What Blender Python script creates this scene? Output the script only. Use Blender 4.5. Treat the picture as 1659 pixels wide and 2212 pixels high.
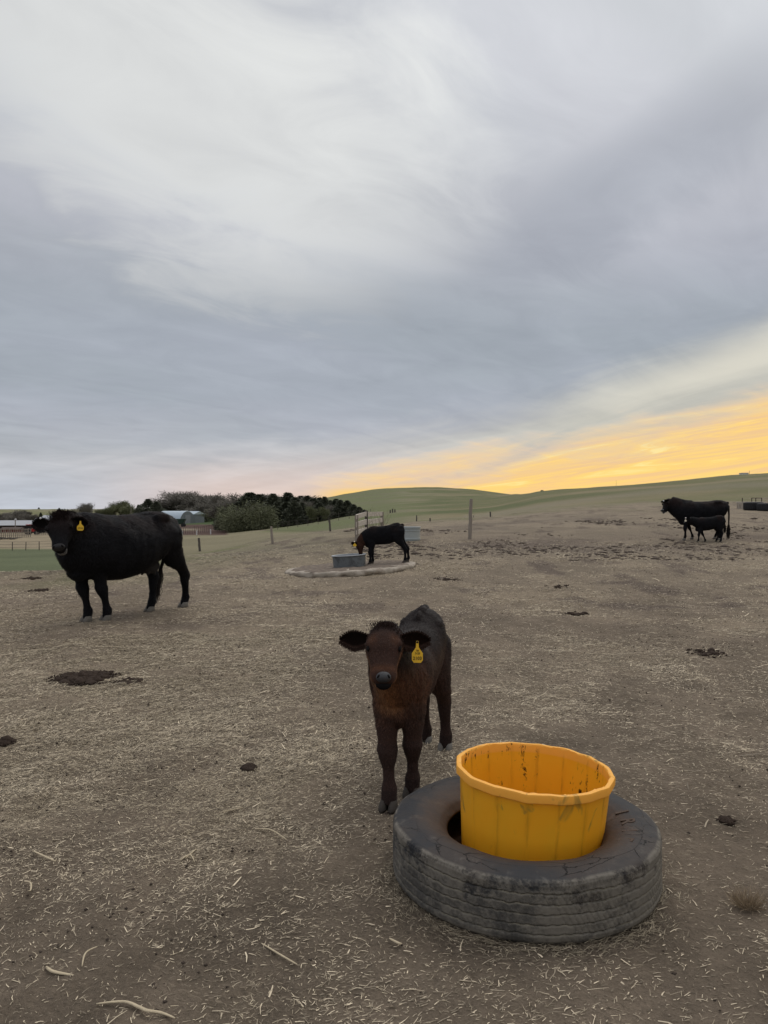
import bpy, math, random
import numpy as np
from mathutils import Vector, Matrix

# ------------------------------------------------------------------ camera
for o in list(bpy.data.objects): bpy.data.objects.remove(o)
scene = bpy.context.scene
col = scene.collection
F, CX, CY, EYE = 1600.0, 829.5, 1106.0, 1.4        # focal length and principal point for a frame 1659 units wide
cam = bpy.data.cameras.new('camera')
cam.sensor_fit = 'HORIZONTAL'; cam.sensor_width = 36; cam.lens = 36 * F / 1659
cam.clip_start = 0.05; cam.clip_end = 6000
camo = bpy.data.objects.new('camera', cam); col.objects.link(camo)
camo.location = (0, 0, EYE); camo.rotation_euler = (math.radians(90), 0, 0)
scene.camera = camo
scene.view_settings.view_transform = 'Standard'; scene.view_settings.look = 'None'
scene.view_settings.exposure = 0.10; scene.view_settings.gamma = 1; scene.view_settings.use_curve_mapping = False
scene.render.engine = 'CYCLES'
scene.cycles.max_bounces = 6; scene.cycles.diffuse_bounces = 3; scene.cycles.transparent_max_bounces = 4

def lin(r, g, b):
    return tuple(((c / 255) / 12.92 if c / 255 <= 0.04045 else ((c / 255 + 0.055) / 1.055) ** 2.4) for c in (r, g, b))

# ------------------------------------------------------------------ node helper
class NT:
    def __init__(s, tree): s.t = tree; s.n = tree.nodes; s.l = tree.links
    def put(s, inp, v):
        if isinstance(v, bpy.types.NodeSocket): s.l.new(v, inp)
        elif isinstance(v, (tuple, list)) and len(v) == 3 and inp.type == 'RGBA': inp.default_value = (*v, 1)
        else: inp.default_value = v
    def m(s, op, a, b=0.0, c=None, clamp=False):
        n = s.n.new('ShaderNodeMath'); n.operation = op; n.use_clamp = clamp
        s.put(n.inputs[0], a); s.put(n.inputs[1], b)
        if c is not None: s.put(n.inputs[2], c)
        return n.outputs[0]
    def add(s, *a):
        r = a[0]
        for x in a[1:]: r = s.m('ADD', r, x)
        return r
    def mul(s, *a):
        r = a[0]
        for x in a[1:]: r = s.m('MULTIPLY', r, x)
        return r
    def sub(s, a, b): return s.m('SUBTRACT', a, b)
    def ss(s, x, lo, hi, a=0.0, b=1.0):
        n = s.n.new('ShaderNodeMapRange'); n.interpolation_type = 'SMOOTHSTEP'
        s.put(n.inputs[0], x)
        if not isinstance(lo, bpy.types.NodeSocket) and lo > hi: lo, hi, a, b = hi, lo, b, a
        s.put(n.inputs[1], lo); s.put(n.inputs[2], hi); n.inputs[3].default_value = a; n.inputs[4].default_value = b
        return n.outputs[0]
    def mix(s, f, a, b, mode='MIX'):
        n = s.n.new('ShaderNodeMix'); n.data_type = 'RGBA'; n.blend_type = mode
        s.put(n.inputs[0], f); s.put(n.inputs[6], a); s.put(n.inputs[7], b)
        return n.outputs[2]
    def vec(s, x, y, z):
        n = s.n.new('ShaderNodeCombineXYZ')
        for i, v in enumerate((x, y, z)): s.put(n.inputs[i], v)
        return n.outputs[0]
    def noise(s, v, scale, detail=4, rough=0.5, dist=0.0):
        n = s.n.new('ShaderNodeTexNoise'); s.put(n.inputs['Vector'], v)
        n.inputs['Scale'].default_value = scale; n.inputs['Detail'].default_value = detail
        n.inputs['Roughness'].default_value = rough; n.inputs['Distortion'].default_value = dist
        return n.outputs[0]
    def voro(s, v, scale, feature='F1', out=0):
        n = s.n.new('ShaderNodeTexVoronoi'); n.feature = feature; s.put(n.inputs['Vector'], v)
        n.inputs['Scale'].default_value = scale
        return n.outputs[out]
    def sep(s, v):
        n = s.n.new('ShaderNodeSeparateXYZ'); s.put(n.inputs[0], v); return n.outputs
    def coord(s, which='Object'):
        return s.n.new('ShaderNodeTexCoord').outputs[which]
    def scale(s, v, k):
        n = s.n.new('ShaderNodeVectorMath'); n.operation = 'MULTIPLY'; s.put(n.inputs[0], v); n.inputs[1].default_value = k
        return n.outputs[0]
    def attr(s, name, out='Color'):
        n = s.n.new('ShaderNodeAttribute'); n.attribute_name = name; return n.outputs[out]
    def bump(s, h, strength=0.3, dist=0.01):
        n = s.n.new('ShaderNodeBump'); s.put(n.inputs['Height'], h)
        n.inputs['Strength'].default_value = strength; n.inputs['Distance'].default_value = dist
        return n.outputs[0]

# ------------------------------------------------------------------ sky: high overcast at dusk, a sunset gap low on the right
SUN_AZ, SUN_EL = 24.0, 52.0     # the light an overcast sky spreads from high up
world = bpy.data.worlds.new('World'); scene.world = world; world.use_nodes = True
w = NT(world.node_tree); w.n.clear()
outw = w.n.new('ShaderNodeOutputWorld'); bg = w.n.new('ShaderNodeBackground')
d = w.coord('Generated'); dx, dy, dz = w.sep(d)
DEG = 57.29578
el = w.mul(w.m('ARCSINE', dz), DEG)
az = w.mul(w.m('ARCTAN2', dx, dy), DEG)
azc = w.m('MINIMUM', w.m('MAXIMUM', az, -50), 50)
# large soft noise streaks, drawn out along the cloud bands
tilt = w.sub(dz, w.mul(dx, 0.22))
inv = w.m('DIVIDE', 1.0, w.add(w.m('MAXIMUM', dz, 0.0), 0.16))
pu = w.mul(dx, inv); pv = w.mul(dy, inv)               # cloud deck seen in perspective
qa = w.add(w.mul(pu, 0.80), w.mul(pv, 0.60)); qb = w.sub(w.mul(pv, 0.80), w.mul(pu, 0.60))
n_big = w.noise(w.vec(w.mul(qa, 0.55), w.mul(qb, 1.0), 3.7), 0.9, 5, 0.5, 0.5)
n_str = w.noise(w.vec(w.mul(dx, 2.2), w.mul(dy, 2.2), w.mul(tilt, 20.0)), 1.3, 5, 0.5, 0.5)
n_fin = w.noise(w.vec(w.mul(qa, 1.3), w.mul(qb, 2.2), 9.1), 2.0, 8, 0.58, 0.7)
n_str = w.mix(w.ss(dz, 0.14, 0.34), n_str, n_big)
nb = w.sub(n_big, 0.5); ns = w.sub(n_str, 0.5); nf = w.sub(n_fin, 0.5)
elw = w.add(el, w.mul(ns, 3.0))
base = w.mix(w.ss(elw, 0, 9), lin(190, 192, 197), lin(161, 168, 176))
base = w.mix(w.ss(elw, 12, 22), base, lin(172, 176, 182))
base = w.mix(w.ss(elw, 19, 32), base, lin(199, 203, 206))
base = w.mix(w.ss(elw, 34, 70), base, lin(240, 241, 243))
# colour wash: slightly warmer / cooler cells
base = w.mix(w.ss(nb, -0.15, 0.15), base, w.mix(1.0, base, (1.015, 0.99, 1.02), 'MULTIPLY'))
# pale opening in the upper left
du = w.m('DIVIDE', w.sub(az, w.add(-14.0, w.mul(nb, 26), w.mul(nf, 12))), 19.0)
dv = w.m('DIVIDE', w.sub(w.sub(el, w.mul(w.add(az, 7), -0.28)), w.add(26.5, w.mul(nf, 16), w.mul(nb, 10))), 10.5)
rr = w.add(w.mul(du, du), w.mul(dv, dv))
base = w.mix(w.mul(w.ss(rr, 1.7, 0.0), 0.86), base, lin(222, 223, 221))
# darker cloud, right of it
du = w.m('DIVIDE', w.sub(az, 18.0), 11.0)
dv = w.m('DIVIDE', w.sub(w.sub(el, w.mul(w.sub(az, 18), 0.45)), w.add(22.5, w.mul(nf, 5))), 4.0)
rr = w.add(w.mul(du, du), w.mul(dv, dv))
base = w.mix(w.mul(w.ss(rr, 1.7, 0.0), 0.5), base, lin(152, 157, 167))
# fine modelling of the cloud deck
k = w.add(1.0, w.mul(nb, 0.42), w.mul(ns, 0.16), w.mul(nf, 0.36))
base = w.mix(1.0, base, w.vec(k, k, w.m('POWER', k, 0.92)), 'MULTIPLY')
# lower edge of the deck, B(az); paler cream air below it
B = w.add(6.2, w.mul(azc, 0.163), w.mul(w.mul(azc, azc), 0.0028), w.mul(ns, 5.0), w.mul(nf, 1.5))
below = w.ss(w.sub(el, B), 1.6, -2.2)
cream = w.mix(w.ss(az, -14, 20), lin(196, 194, 196), lin(194, 192, 182))
cream = w.mix(w.ss(w.add(el, w.mul(ns, 4)), 5.5, 1.0), cream, w.mix(w.ss(az, -26, -10), lin(190, 196, 206), lin(216, 196, 188)))
kc = w.add(1.0, w.mul(ns, 0.7), w.mul(nf, 0.25))
cream = w.mix(1.0, cream, w.vec(kc, kc, kc), 'MULTIPLY')
sky = w.mix(w.mul(below, w.ss(az, -60, -20, 0.75, 0.95)), base, cream)
# the bright cream streak high on the right
st = w.m('ABSOLUTE', w.sub(w.add(el, w.mul(ns, 4)), w.add(2.6, w.mul(azc, 0.30))))
sky = w.mix(w.mul(w.ss(st, 2.6, 0.0), w.ss(az, 8, 27), w.ss(az, 75, 45), 0.50), sky, lin(232, 226, 208))
# sunset glow S(az)
S = w.add(2.1, w.mul(azc, 0.205), w.mul(ns, 6.5), w.mul(nf, 3.2))
sun = w.mul(w.ss(w.sub(el, S), 1.9, -2.0), w.ss(az, -8, -2), w.ss(az, 80, 45))
n_gl = w.noise(w.vec(w.mul(dx, 2.5), w.mul(dy, 2.5), w.mul(w.sub(dz, w.mul(dx, 0.16)), 38.0)), 2.1, 7, 0.66, 1.0)
sun = w.m('MAXIMUM', sun, w.mul(w.ss(w.add(el, w.mul(ns, 2.0)), 2.5, 1.3), w.ss(az, -6.5, -2.5), w.ss(az, 80, 45)))
glow = w.mix(w.ss(n_gl, 0.36, 0.60), lin(238, 196, 140), lin(254, 212, 118))
glow = w.mix(w.ss(n_gl, 0.56, 0.66), glow, lin(255, 230, 152))
glow = w.mix(w.mul(w.ss(el, 3.6, 1.0), w.ss(az, 4, 16)), glow, w.mix(w.ss(n_gl, .4, .6), lin(252, 204, 130), lin(255, 214, 118)))
glow = w.mix(w.mul(w.ss(el, 3.0, 1.2), w.ss(az, 8, 0)), glow, lin(255, 208, 96))
sky = w.mix(sun, sky, glow)
sky = w.mix(w.mul(w.ss(w.m('ABSOLUTE', w.sub(el, S)), 2.2, 0.2), w.ss(az, -14, -3), w.ss(az, 80, 45), 0.20), sky, lin(236, 204, 176))
# physical sky shows faintly through the cloud
ni = w.n.new('ShaderNodeTexSky'); ni.sky_type = 'NISHITA'; ni.sun_disc = False
ni.sun_elevation = math.radians(SUN_EL); ni.sun_rotation = math.radians(SUN_AZ)
nis = w.mix(1.0, ni.outputs[0], (0.06, 0.06, 0.06), 'MULTIPLY')
sky = w.mix(0.06, sky, nis)
sky = w.mix(w.ss(dz, 0.0, -0.03), sky, lin(120, 112, 100))
w.l.new(sky, bg.inputs[0]); bg.inputs[1].default_value = 1.0
w.l.new(bg.outputs[0], outw.inputs[0])

sl = bpy.data.lights.new('sun', 'SUN'); sl.energy = 1.0; sl.angle = math.radians(50); sl.color = (1.0, 0.955, 0.88)
so = bpy.data.objects.new('sun', sl); col.objects.link(so)
_a, _e = math.radians(SUN_AZ), math.radians(SUN_EL)
so.rotation_euler = Vector((math.sin(_a) * math.cos(_e), math.cos(_a) * math.cos(_e), math.sin(_e))).to_track_quat('Z', 'Y').to_euler()

# ------------------------------------------------------------------ small helpers
rng = np.random.default_rng(7)
random.seed(3)

def _h(ix, iy, seed):
    n = (ix.astype(np.int64) * 374761393 + iy.astype(np.int64) * 668265263 + seed * 1442695041) & 0xffffffff
    n = ((n ^ (n >> 13)) * 1274126177) & 0xffffffff
    return ((n ^ (n >> 16)) & 0xffff) / 65535.0

def vnoise(x, y, seed=0):
    x = np.asarray(x, float); y = np.asarray(y, float)
    ix = np.floor(x); iy = np.floor(y); fx = x - ix; fy = y - iy
    fx = fx * fx * (3 - 2 * fx); fy = fy * fy * (3 - 2 * fy)
    a = _h(ix, iy, seed); b = _h(ix + 1, iy, seed); c = _h(ix, iy + 1, seed); dd = _h(ix + 1, iy + 1, seed)
    return (a + (b - a) * fx) * (1 - fy) + (c + (dd - c) * fx) * fy

def fbm(x, y, seed=0, o=4):
    s = 0; a = 0.5; t = 0
    for i in range(o):
        s = s + a * vnoise(x * 2 ** i + 17.3 * i, y * 2 ** i - 9.1 * i, seed + i); t += a; a *= 0.5
    return s / t

def sstep(x, a, b):
    t = np.clip((np.asarray(x, float) - a) / (b - a), 0, 1); return t * t * (3 - 2 * t)

def tag(o, label=None, cat=None, group=None, kind=None):
    if label: o['label'] = label
    if cat: o['category'] = cat
    if group: o['group'] = group
    if kind: o['kind'] = kind
    return o

def link(name, me, mat=None, parent=None, smooth=False):
    o = bpy.data.objects.new(name, me); col.objects.link(o)
    if mat is not None and not me.materials: me.materials.append(mat)
    if parent is not None: o.parent = parent
    return o

def empty(name, loc=(0, 0, 0), rz=0, **k):
    o = bpy.data.objects.new(name, None); col.objects.link(o); o.empty_display_size = 0.1
    o.location = loc; o.rotation_euler = (0, 0, rz); tag(o, **k); return o

def npmesh(name, V, Fc, cols=None, smooth=False, extra=None):
    V = np.asarray(V, np.float32)
    me = bpy.data.meshes.new(name)
    if isinstance(Fc, np.ndarray):
        m, k = Fc.shape
        me.vertices.add(len(V)); me.vertices.foreach_set('co', V.ravel())
        me.loops.add(m * k); me.loops.foreach_set('vertex_index', Fc.astype(np.int32).ravel())
        me.polygons.add(m); me.polygons.foreach_set('loop_start', np.arange(0, m * k, k, dtype=np.int32))
        me.update(calc_edges=True)
    else:
        me.from_pydata([tuple(v) for v in V.tolist()], [], [tuple(f) for f in Fc]); me.update()
    if smooth: me.polygons.foreach_set('use_smooth', np.ones(len(me.polygons), bool))
    if cols is not None:
        a = me.color_attributes.new('Col', 'FLOAT_COLOR', 'POINT')
        c = np.ones((len(V), 4), np.float32); c[:, :3] = cols; a.data.foreach_set('color', c.ravel())
    if extra:
        for nm, v in extra.items():
            a = me.attributes.new(nm, 'FLOAT', 'POINT'); a.data.foreach_set('value', np.asarray(v, np.float32))
    return me

class MB:
    """collects verts and faces of one part"""
    def __init__(s): s.V = []; s.Fc = []
    def box(s, c, size, rot=None, jit=0):
        c = Vector(c); h = Vector(size) / 2; b = len(s.V)
        for sx in (-1, 1):
            for sy in (-1, 1):
                for sz in (-1, 1):
                    p = Vector((sx * h.x, sy * h.y, sz * h.z))
                    if jit: p += Vector([random.uniform(-jit, jit) for _ in range(3)])
                    if rot: p = rot @ p
                    s.V.append(tuple(c + p))
        for f in ((0, 1, 3, 2), (4, 6, 7, 5), (0, 4, 5, 1), (2, 3, 7, 6), (0, 2, 6, 4), (1, 5, 7, 3)):
            s.Fc.append(tuple(b + i for i in f))
        return s
    def loft(s, secs, n=12, cap=True):
        """secs: (centre, A, B[, Bneg]) ring vectors"""
        b = len(s.V); th = np.linspace(0, 2 * math.pi, n, endpoint=False)
        for sec in secs:
            c, A, Bp = (np.asarray(q, float) for q in sec[:3]); Bn = np.asarray(sec[3], float) if len(sec) > 3 else Bp
            for t in th:
                sn = math.sin(t); s.V.append(tuple(c + math.cos(t) * A + sn * (Bp if sn > 0 else Bn)))
        for i in range(len(secs) - 1):
            for j in range(n):
                k = (j + 1) % n
                s.Fc.append((b + i * n + j, b + i * n + k, b + (i + 1) * n + k, b + (i + 1) * n + j))
        if cap:
            for i, rev in ((0, True), (len(secs) - 1, False)):
                f = [b + i * n + j for j in range(n)]
                s.Fc.append(tuple(reversed(f)) if rev else tuple(f))
        return s
    def tube(s, pts, rad, n=6, cap=True):
        pts = [np.asarray(p, float) for p in pts]; secs = []
        up = np.array((0, 0, 1.0)); 
        for i, p in enumerate(pts):
            t = pts[min(i + 1, len(pts) - 1)] - pts[max(i - 1, 0)]; t /= (np.linalg.norm(t) + 1e-9)
            a = np.cross(t, up if abs(t[2]) < 0.9 else np.array((1.0, 0, 0))); a /= np.linalg.norm(a); b2 = np.cross(t, a)
            r = rad[i] if isinstance(rad, (list, tuple)) else rad
            secs.append((p, a * r, b2 * r))
        return s.loft(secs, n, cap)
    def ell(s, c, r, n=12, m=8, rot=None):
        b = len(s.V); c = np.asarray(c, float); R = np.array(rot) if rot is not None else np.eye(3)
        for i in range(m + 1):
            ph = math.pi * i / m
            for j in range(n):
                th = 2 * math.pi * j / n
                s.V.append(tuple(c + R @ np.array((r[0] * math.sin(ph) * math.cos(th), r[1] * math.sin(ph) * math.sin(th), r[2] * math.cos(ph)))))
        for i in range(m):
            for j in range(n):
                k = (j + 1) % n
                s.Fc.append((b + i * n + j, b + (i + 1) * n + j, b + (i + 1) * n + k, b + i * n + k))
        return s
    def mesh(s, name, smooth=False):
        me = bpy.data.meshes.new(name); me.from_pydata(s.V, [], s.Fc); me.update()
        if smooth: me.polygons.foreach_set('use_smooth', np.ones(len(me.polygons), bool))
        return me
    def build(s, name, mat, parent=None, smooth=False):
        return link(name, s.mesh(name, smooth), mat, parent)

def bevel(o, wd, seg=2):
    m = o.modifiers.new('bevel', 'BEVEL'); m.width = wd; m.segments = seg; m.limit_method = 'ANGLE'; return o

def ribbons(P, D, U, L, W, bend, cols=None):
    """two-segment blades: P start, D direction, U lift direction, L length, W width"""
    n = len(P); D = D / (np.linalg.norm(D, axis=1, keepdims=True) + 1e-9)
    S = np.cross(D, U); S /= (np.linalg.norm(S, axis=1, keepdims=True) + 1e-9)
    L = L[:, None]; Wd = W[:, None] * 0.5; bend = bend[:, None]
    mid = P + D * L * 0.5 + S * bend * L + U * (L * 0.03); end = P + D * L + U * 0
    V = np.stack([P - S * Wd, P + S * Wd, mid - S * Wd, mid + S * Wd, end - S * Wd * .5, end + S * Wd * .5], 1).reshape(-1, 3)
    b = (np.arange(n) * 6)[:, None]
    Fc = np.concatenate([b + np.array([[0, 1, 3, 2]]), b + np.array([[2, 3, 5, 4]])], 0)
    return V, Fc, (np.repeat(cols, 6, 0) if cols is not None else None)

# ------------------------------------------------------------------ materials
def mat(name, fn):
    m = bpy.data.materials.new(name); m.use_nodes = True; t = NT(m.node_tree); p = t.n['Principled BSDF']; fn(t, p); return m
def setp(p, rough=0.8, spec=0.3, metal=0.0):
    p.inputs['Roughness'].default_value = rough; p.inputs['Specular IOR Level'].default_value = spec; p.inputs['Metallic'].default_value = metal

def m_simple(name, c, rough=0.8, var=0.25, sc=8, spec=0.3, metal=0, bumps=0.2, stretch=(1, 1, 1), dirt=None):
    def f(t, p):
        v = t.scale(t.coord('Object'), stretch); n = t.noise(v, sc, 6, 0.6); n2 = t.noise(v, sc * 6, 4, 0.6)
        kk = t.add(1 - var, t.mul(n, var * 1.3), t.mul(n2, var * .7)); c0 = t.mix(1.0, c, t.vec(kk, kk, kk), 'MULTIPLY')
        if dirt: c0 = t.mix(t.ss(n, 0.45, 0.65), c0, dirt)
        t.put(p.inputs['Base Color'], c0); setp(p, rough, spec, metal)
        t.put(p.inputs['Normal'], t.bump(t.add(n, n2), bumps, 0.01))
    return mat(name, f)

def f_ground(t, p):
    g = t.coord('Object'); c = t.attr('Col'); st = t.attr('straw', 'Fac')
    fine = t.noise(g, 55, 6, 0.7); med = t.noise(g, 9, 5, 0.6); lo = t.noise(g, 1.3, 4, 0.6)
    fg = t.noise(g, 170, 4, 0.7)
    k = t.add(-0.15, t.mul(fine, 0.95), t.mul(med, 0.6), t.mul(lo, 0.25), t.mul(fg, 0.55))
    base = t.mix(1.0, c, t.vec(k, k, k), 'MULTIPLY')
    warp = t.noise(g, 4, 3, 0.5)
    fl = t.noise(t.vec(t.add(t.mul(t.sep(g)[0], 30), t.mul(warp, 30)), t.add(t.mul(t.sep(g)[1], 75), t.mul(warp, -40)), 0.0), 1.0, 3, 0.65)
    fl2 = t.noise(t.vec(t.mul(t.sep(g)[0], 75), t.add(t.mul(t.sep(g)[1], 40), t.mul(warp, 50)), 3.0), 1.0, 3, 0.65)
    fm = t.m('MAXIMUM', t.ss(fl, 0.56, 0.66), t.mul(t.ss(fl2, 0.57, 0.68), 0.8))
    base = t.mix(t.mul(fm, t.m('MULTIPLY', st, 1.15, clamp=True)), base, (0.50, 0.41, 0.30))
    t.put(p.inputs['Base Color'], base); setp(p, 0.95, 0.12)
    t.put(p.inputs['Normal'], t.bump(t.add(fine, t.mul(med, 2.2)), 0.85, 0.03))
M_ground = mat('ground_dirt', f_ground)

def f_col(t, p, rough=0.8, spec=0.2):
    t.put(p.inputs['Base Color'], t.attr('Col')); setp(p, rough, spec)
M_straw = mat('straw', lambda t, p: f_col(t, p, 0.75, 0.25))
M_foliage = mat('foliage', lambda t, p: f_col(t, p, 0.9, 0.1))
def f_fur(t, p):
    g = t.coord('Object')
    n = t.noise(t.scale(g, (60, 60, 14)), 1.0, 5, 0.65, 1.0); n2 = t.noise(g, 6, 4, 0.6)
    k = t.add(0.55, t.mul(n, 0.6), t.mul(n2, 0.35))
    t.put(p.inputs['Base Color'], t.mix(1.0, t.attr('Col'), t.vec(k, k, k), 'MULTIPLY')); setp(p, 0.8, 0.05); p.inputs['Sheen Weight'].default_value = .03; p.inputs['Sheen Roughness'].default_value = .45
    t.put(p.inputs['Normal'], t.bump(t.add(n, t.mul(n2, 2)), 0.5, 0.01))
M_fur = mat('fur', f_fur)
def f_hair(t, p): f_col(t, p, 0.5, 0.09)
M_hair = mat('fur_strands', f_hair)
M_noseskin = m_simple('nose_skin', (0.030, 0.031, 0.034), 0.42, 0.3, 60, 0.4, 0, 0.25)
M_noseskin2 = m_simple('nose_skin_cow', (0.018, 0.017, 0.018), 0.5, 0.3, 40, 0.22, 0, 0.25)
M_lip = m_simple('lip_skin', (0.09, 0.085, 0.08), 0.4, 0.3, 60, 0.5, 0, 0.2)
M_void = m_simple('dark_skin', (0.006, 0.005, 0.005), 0.7, 0.2, 40, 0.08)
M_eye = m_simple('eye', (0.006, 0.004, 0.004), 0.18, 0.1, 30, 0.4, 0, 0.0)
M_hoof = m_simple('hoof_horn', (0.13, 0.12, 0.105), 0.65, 0.4, 30, 0.3, 0, 0.3, (1, 1, 6))
M_hoof_d = m_simple('hoof_dirty', (0.055, 0.047, 0.04), 0.8, 0.4, 40, 0.2, 0, 0.5)
M_tag = m_simple('tag_plastic', (0.78, 0.48, 0.03), 0.45, 0.15, 50, 0.4, 0, 0.05)
M_tagpale = m_simple('tag_pale', (0.72, 0.66, 0.52), 0.45, 0.15, 50, 0.4, 0, 0.05)
M_ink = m_simple('ink', (0.02, 0.012, 0.01), 0.6, 0.1, 20)
M_wood = m_simple('weathered_wood', (0.27, 0.235, 0.20), 0.9, 0.5, 5, 0.15, 0, 0.6, (5, 5, 1), )
M_woodh = m_simple('weathered_board', (0.52, 0.47, 0.41), 0.9, 0.5, 4, 0.15, 0, 0.6, (1, 6, 8))
M_wooddark = m_simple('dark_post', (0.10, 0.09, 0.08), 0.9, 0.5, 5, 0.15, 0, 0.6, (5, 5, 1))
M_galv = m_simple('galvanised', (0.34, 0.375, 0.38), 0.55, 0.25, 5, 0.4, 0.25, 0.1, (1, 1, 2.5))
M_tub = m_simple('tub_grey', (0.13, 0.145, 0.155), 0.6, 0.45, 7, 0.3, 0.0, 0.2, (1, 1, 1), (0.075, 0.08, 0.085))
M_tubrim = m_simple('tub_rim', (0.33, 0.35, 0.37), 0.55, 0.3, 9, 0.3)
M_conc = m_simple('concrete', (0.40, 0.355, 0.295), 0.95, 0.5, 5, 0.1, 0, 0.8, (1, 1, 1), (0.26, 0.22, 0.18))
M_water = m_simple('water', (0.05, 0.055, 0.06), 0.05, 0.1, 2, 0.5, 0, 0.02)
M_dung = m_simple('dung', (0.050, 0.036, 0.028), 0.95, 0.5, 30, 0.1, 0, 0.9)
M_soil3 = m_simple('clod_soil', (0.125, 0.10, 0.082), 0.95, 0.5, 2, 0.1)
M_soil2 = m_simple('crumb_soil', (0.06, 0.047, 0.038), 0.95, 0.5, 3, 0.1)
M_soil = m_simple('pad_soil', (0.15, 0.122, 0.10), 0.95, 0.5, 12, 0.1, 0, 0.8, (1, 1, 1), (0.22, 0.18, 0.14))
M_bark = m_simple('bark', (0.10, 0.09, 0.08), 0.9, 0.4, 6)
M_steel = m_simple('hut_steel', (0.40, 0.47, 0.53), 0.45, 0.15, 1.5, 0.5, 0.3, 0.05)
M_grey = m_simple('shed_grey', (0.17, 0.19, 0.205), 0.6, 0.2, 2)
M_roofw = m_simple('roof_white', (0.36, 0.37, 0.39), 0.6, 0.2, 1)
M_roofg = m_simple('roof_grey', (0.24, 0.25, 0.27), 0.6, 0.25, 1)
M_wallbr = m_simple('wall_brown', (0.10, 0.075, 0.065), 0.9, 0.4, 1)
M_dark = m_simple('opening_dark', (0.02, 0.018, 0.018), 0.9, 0.2, 2)
M_red = m_simple('red_paint', (0.40, 0.03, 0.03), 0.5, 0.2, 3)
M_rust = m_simple('rust_red', (0.16, 0.045, 0.04), 0.8, 0.4, 3)
M_greenp = m_simple('green_paint', (0.03, 0.06, 0.045), 0.5, 0.2, 3)
M_black = m_simple('black_rubber', (0.022, 0.022, 0.024), 0.7, 0.3, 3)
M_iron = m_simple('rusty_iron', (0.05, 0.035, 0.03), 0.8, 0.3, 6)
M_white = m_simple('white_paint', (0.62, 0.62, 0.62), 0.6, 0.15, 2)

def f_tyre(t, p):
    g = t.coord('Object'); x, y, z = t.sep(g)
    r = t.m('SQRT', t.add(t.mul(x, x), t.mul(y, y)))
    n = t.noise(g, 9, 6, 0.65); n2 = t.noise(g, 38, 5, 0.7); n3 = t.noise(g, 3.2, 4, 0.6)
    k = t.add(0.6, t.mul(n2, 0.8))
    c = t.mix(1.0, (0.030, 0.031, 0.034), t.vec(k, k, k), 'MULTIPLY')
    c = t.mix(t.mul(t.ss(n3, 0.42, 0.62), 0.7), c, (0.058, 0.047, 0.040))
    # mud on the tread, heavier towards the ground
    mud = t.mul(t.ss(r, 0.485, 0.497), t.ss(t.add(t.mul(z, -2.6), t.mul(n, 1.6), t.mul(n2, 0.5), t.mul(n3, 0.6)), 0.66, 0.92), t.ss(t.add(n3, t.mul(n2, .5)), 0.56, 0.80, .35, 1.0))
    c = t.mix(t.mul(mud, 0.85), c, t.mix(n2, (0.105, 0.095, 0.079), (0.27, 0.245, 0.205)))
    # dust lying in the grooves
    groove = t.attr('groove', 'Fac')
    c = t.mix(t.mul(t.ss(groove, 0.0, 0.45), t.ss(groove, 1.0, 0.7), t.ss(n, 0.42, 0.62), 0.8), c, (0.27, 0.24, 0.18))
    c = t.mix(t.mul(t.ss(groove, 0.75, 1.0), 0.6), c, (0.02, 0.018, 0.015))
    # rust-brown stain round the bead
    rust = t.mul(t.ss(t.add(r, t.mul(n, -0.20)), 0.36, 0.21), 0.85)
    c = t.mix(rust, c, t.mix(n2, (0.045, 0.030, 0.022), (0.115, 0.072, 0.046)))
    dust = t.mul(t.ss(n, 0.52, 0.72), t.ss(n2, 0.4, 0.65), 0.55)
    c = t.mix(dust, c, (0.15, 0.14, 0.125))
    ck = t.voro(t.vec(t.mul(t.m('ARCTAN2', y, x), 1.6), t.mul(r, 16), t.mul(n, 0.9)), 1.0, 'DISTANCE_TO_EDGE')
    crack = t.mul(t.ss(ck, 0.018, 0.004), t.ss(n3, 0.44, 0.56), t.ss(r, 0.37, 0.40), t.ss(r, 0.49, 0.47))
    c = t.mix(crack, c, (0.004, 0.004, 0.004))
    t.put(p.inputs['Base Color'], c); setp(p, 0.58, 0.22)
    t.put(p.inputs['Roughness'], t.add(0.55, t.mul(n2, 0.3), t.mul(mud, 0.3)))
    h = t.add(t.mul(n2, 0.5), n, t.mul(mud, 0.8), t.mul(crack, -2.0))
    t.put(p.inputs['Normal'], t.bump(h, 0.45, 0.008))
M_tyre = mat('tyre_rubber', f_tyre)

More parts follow.
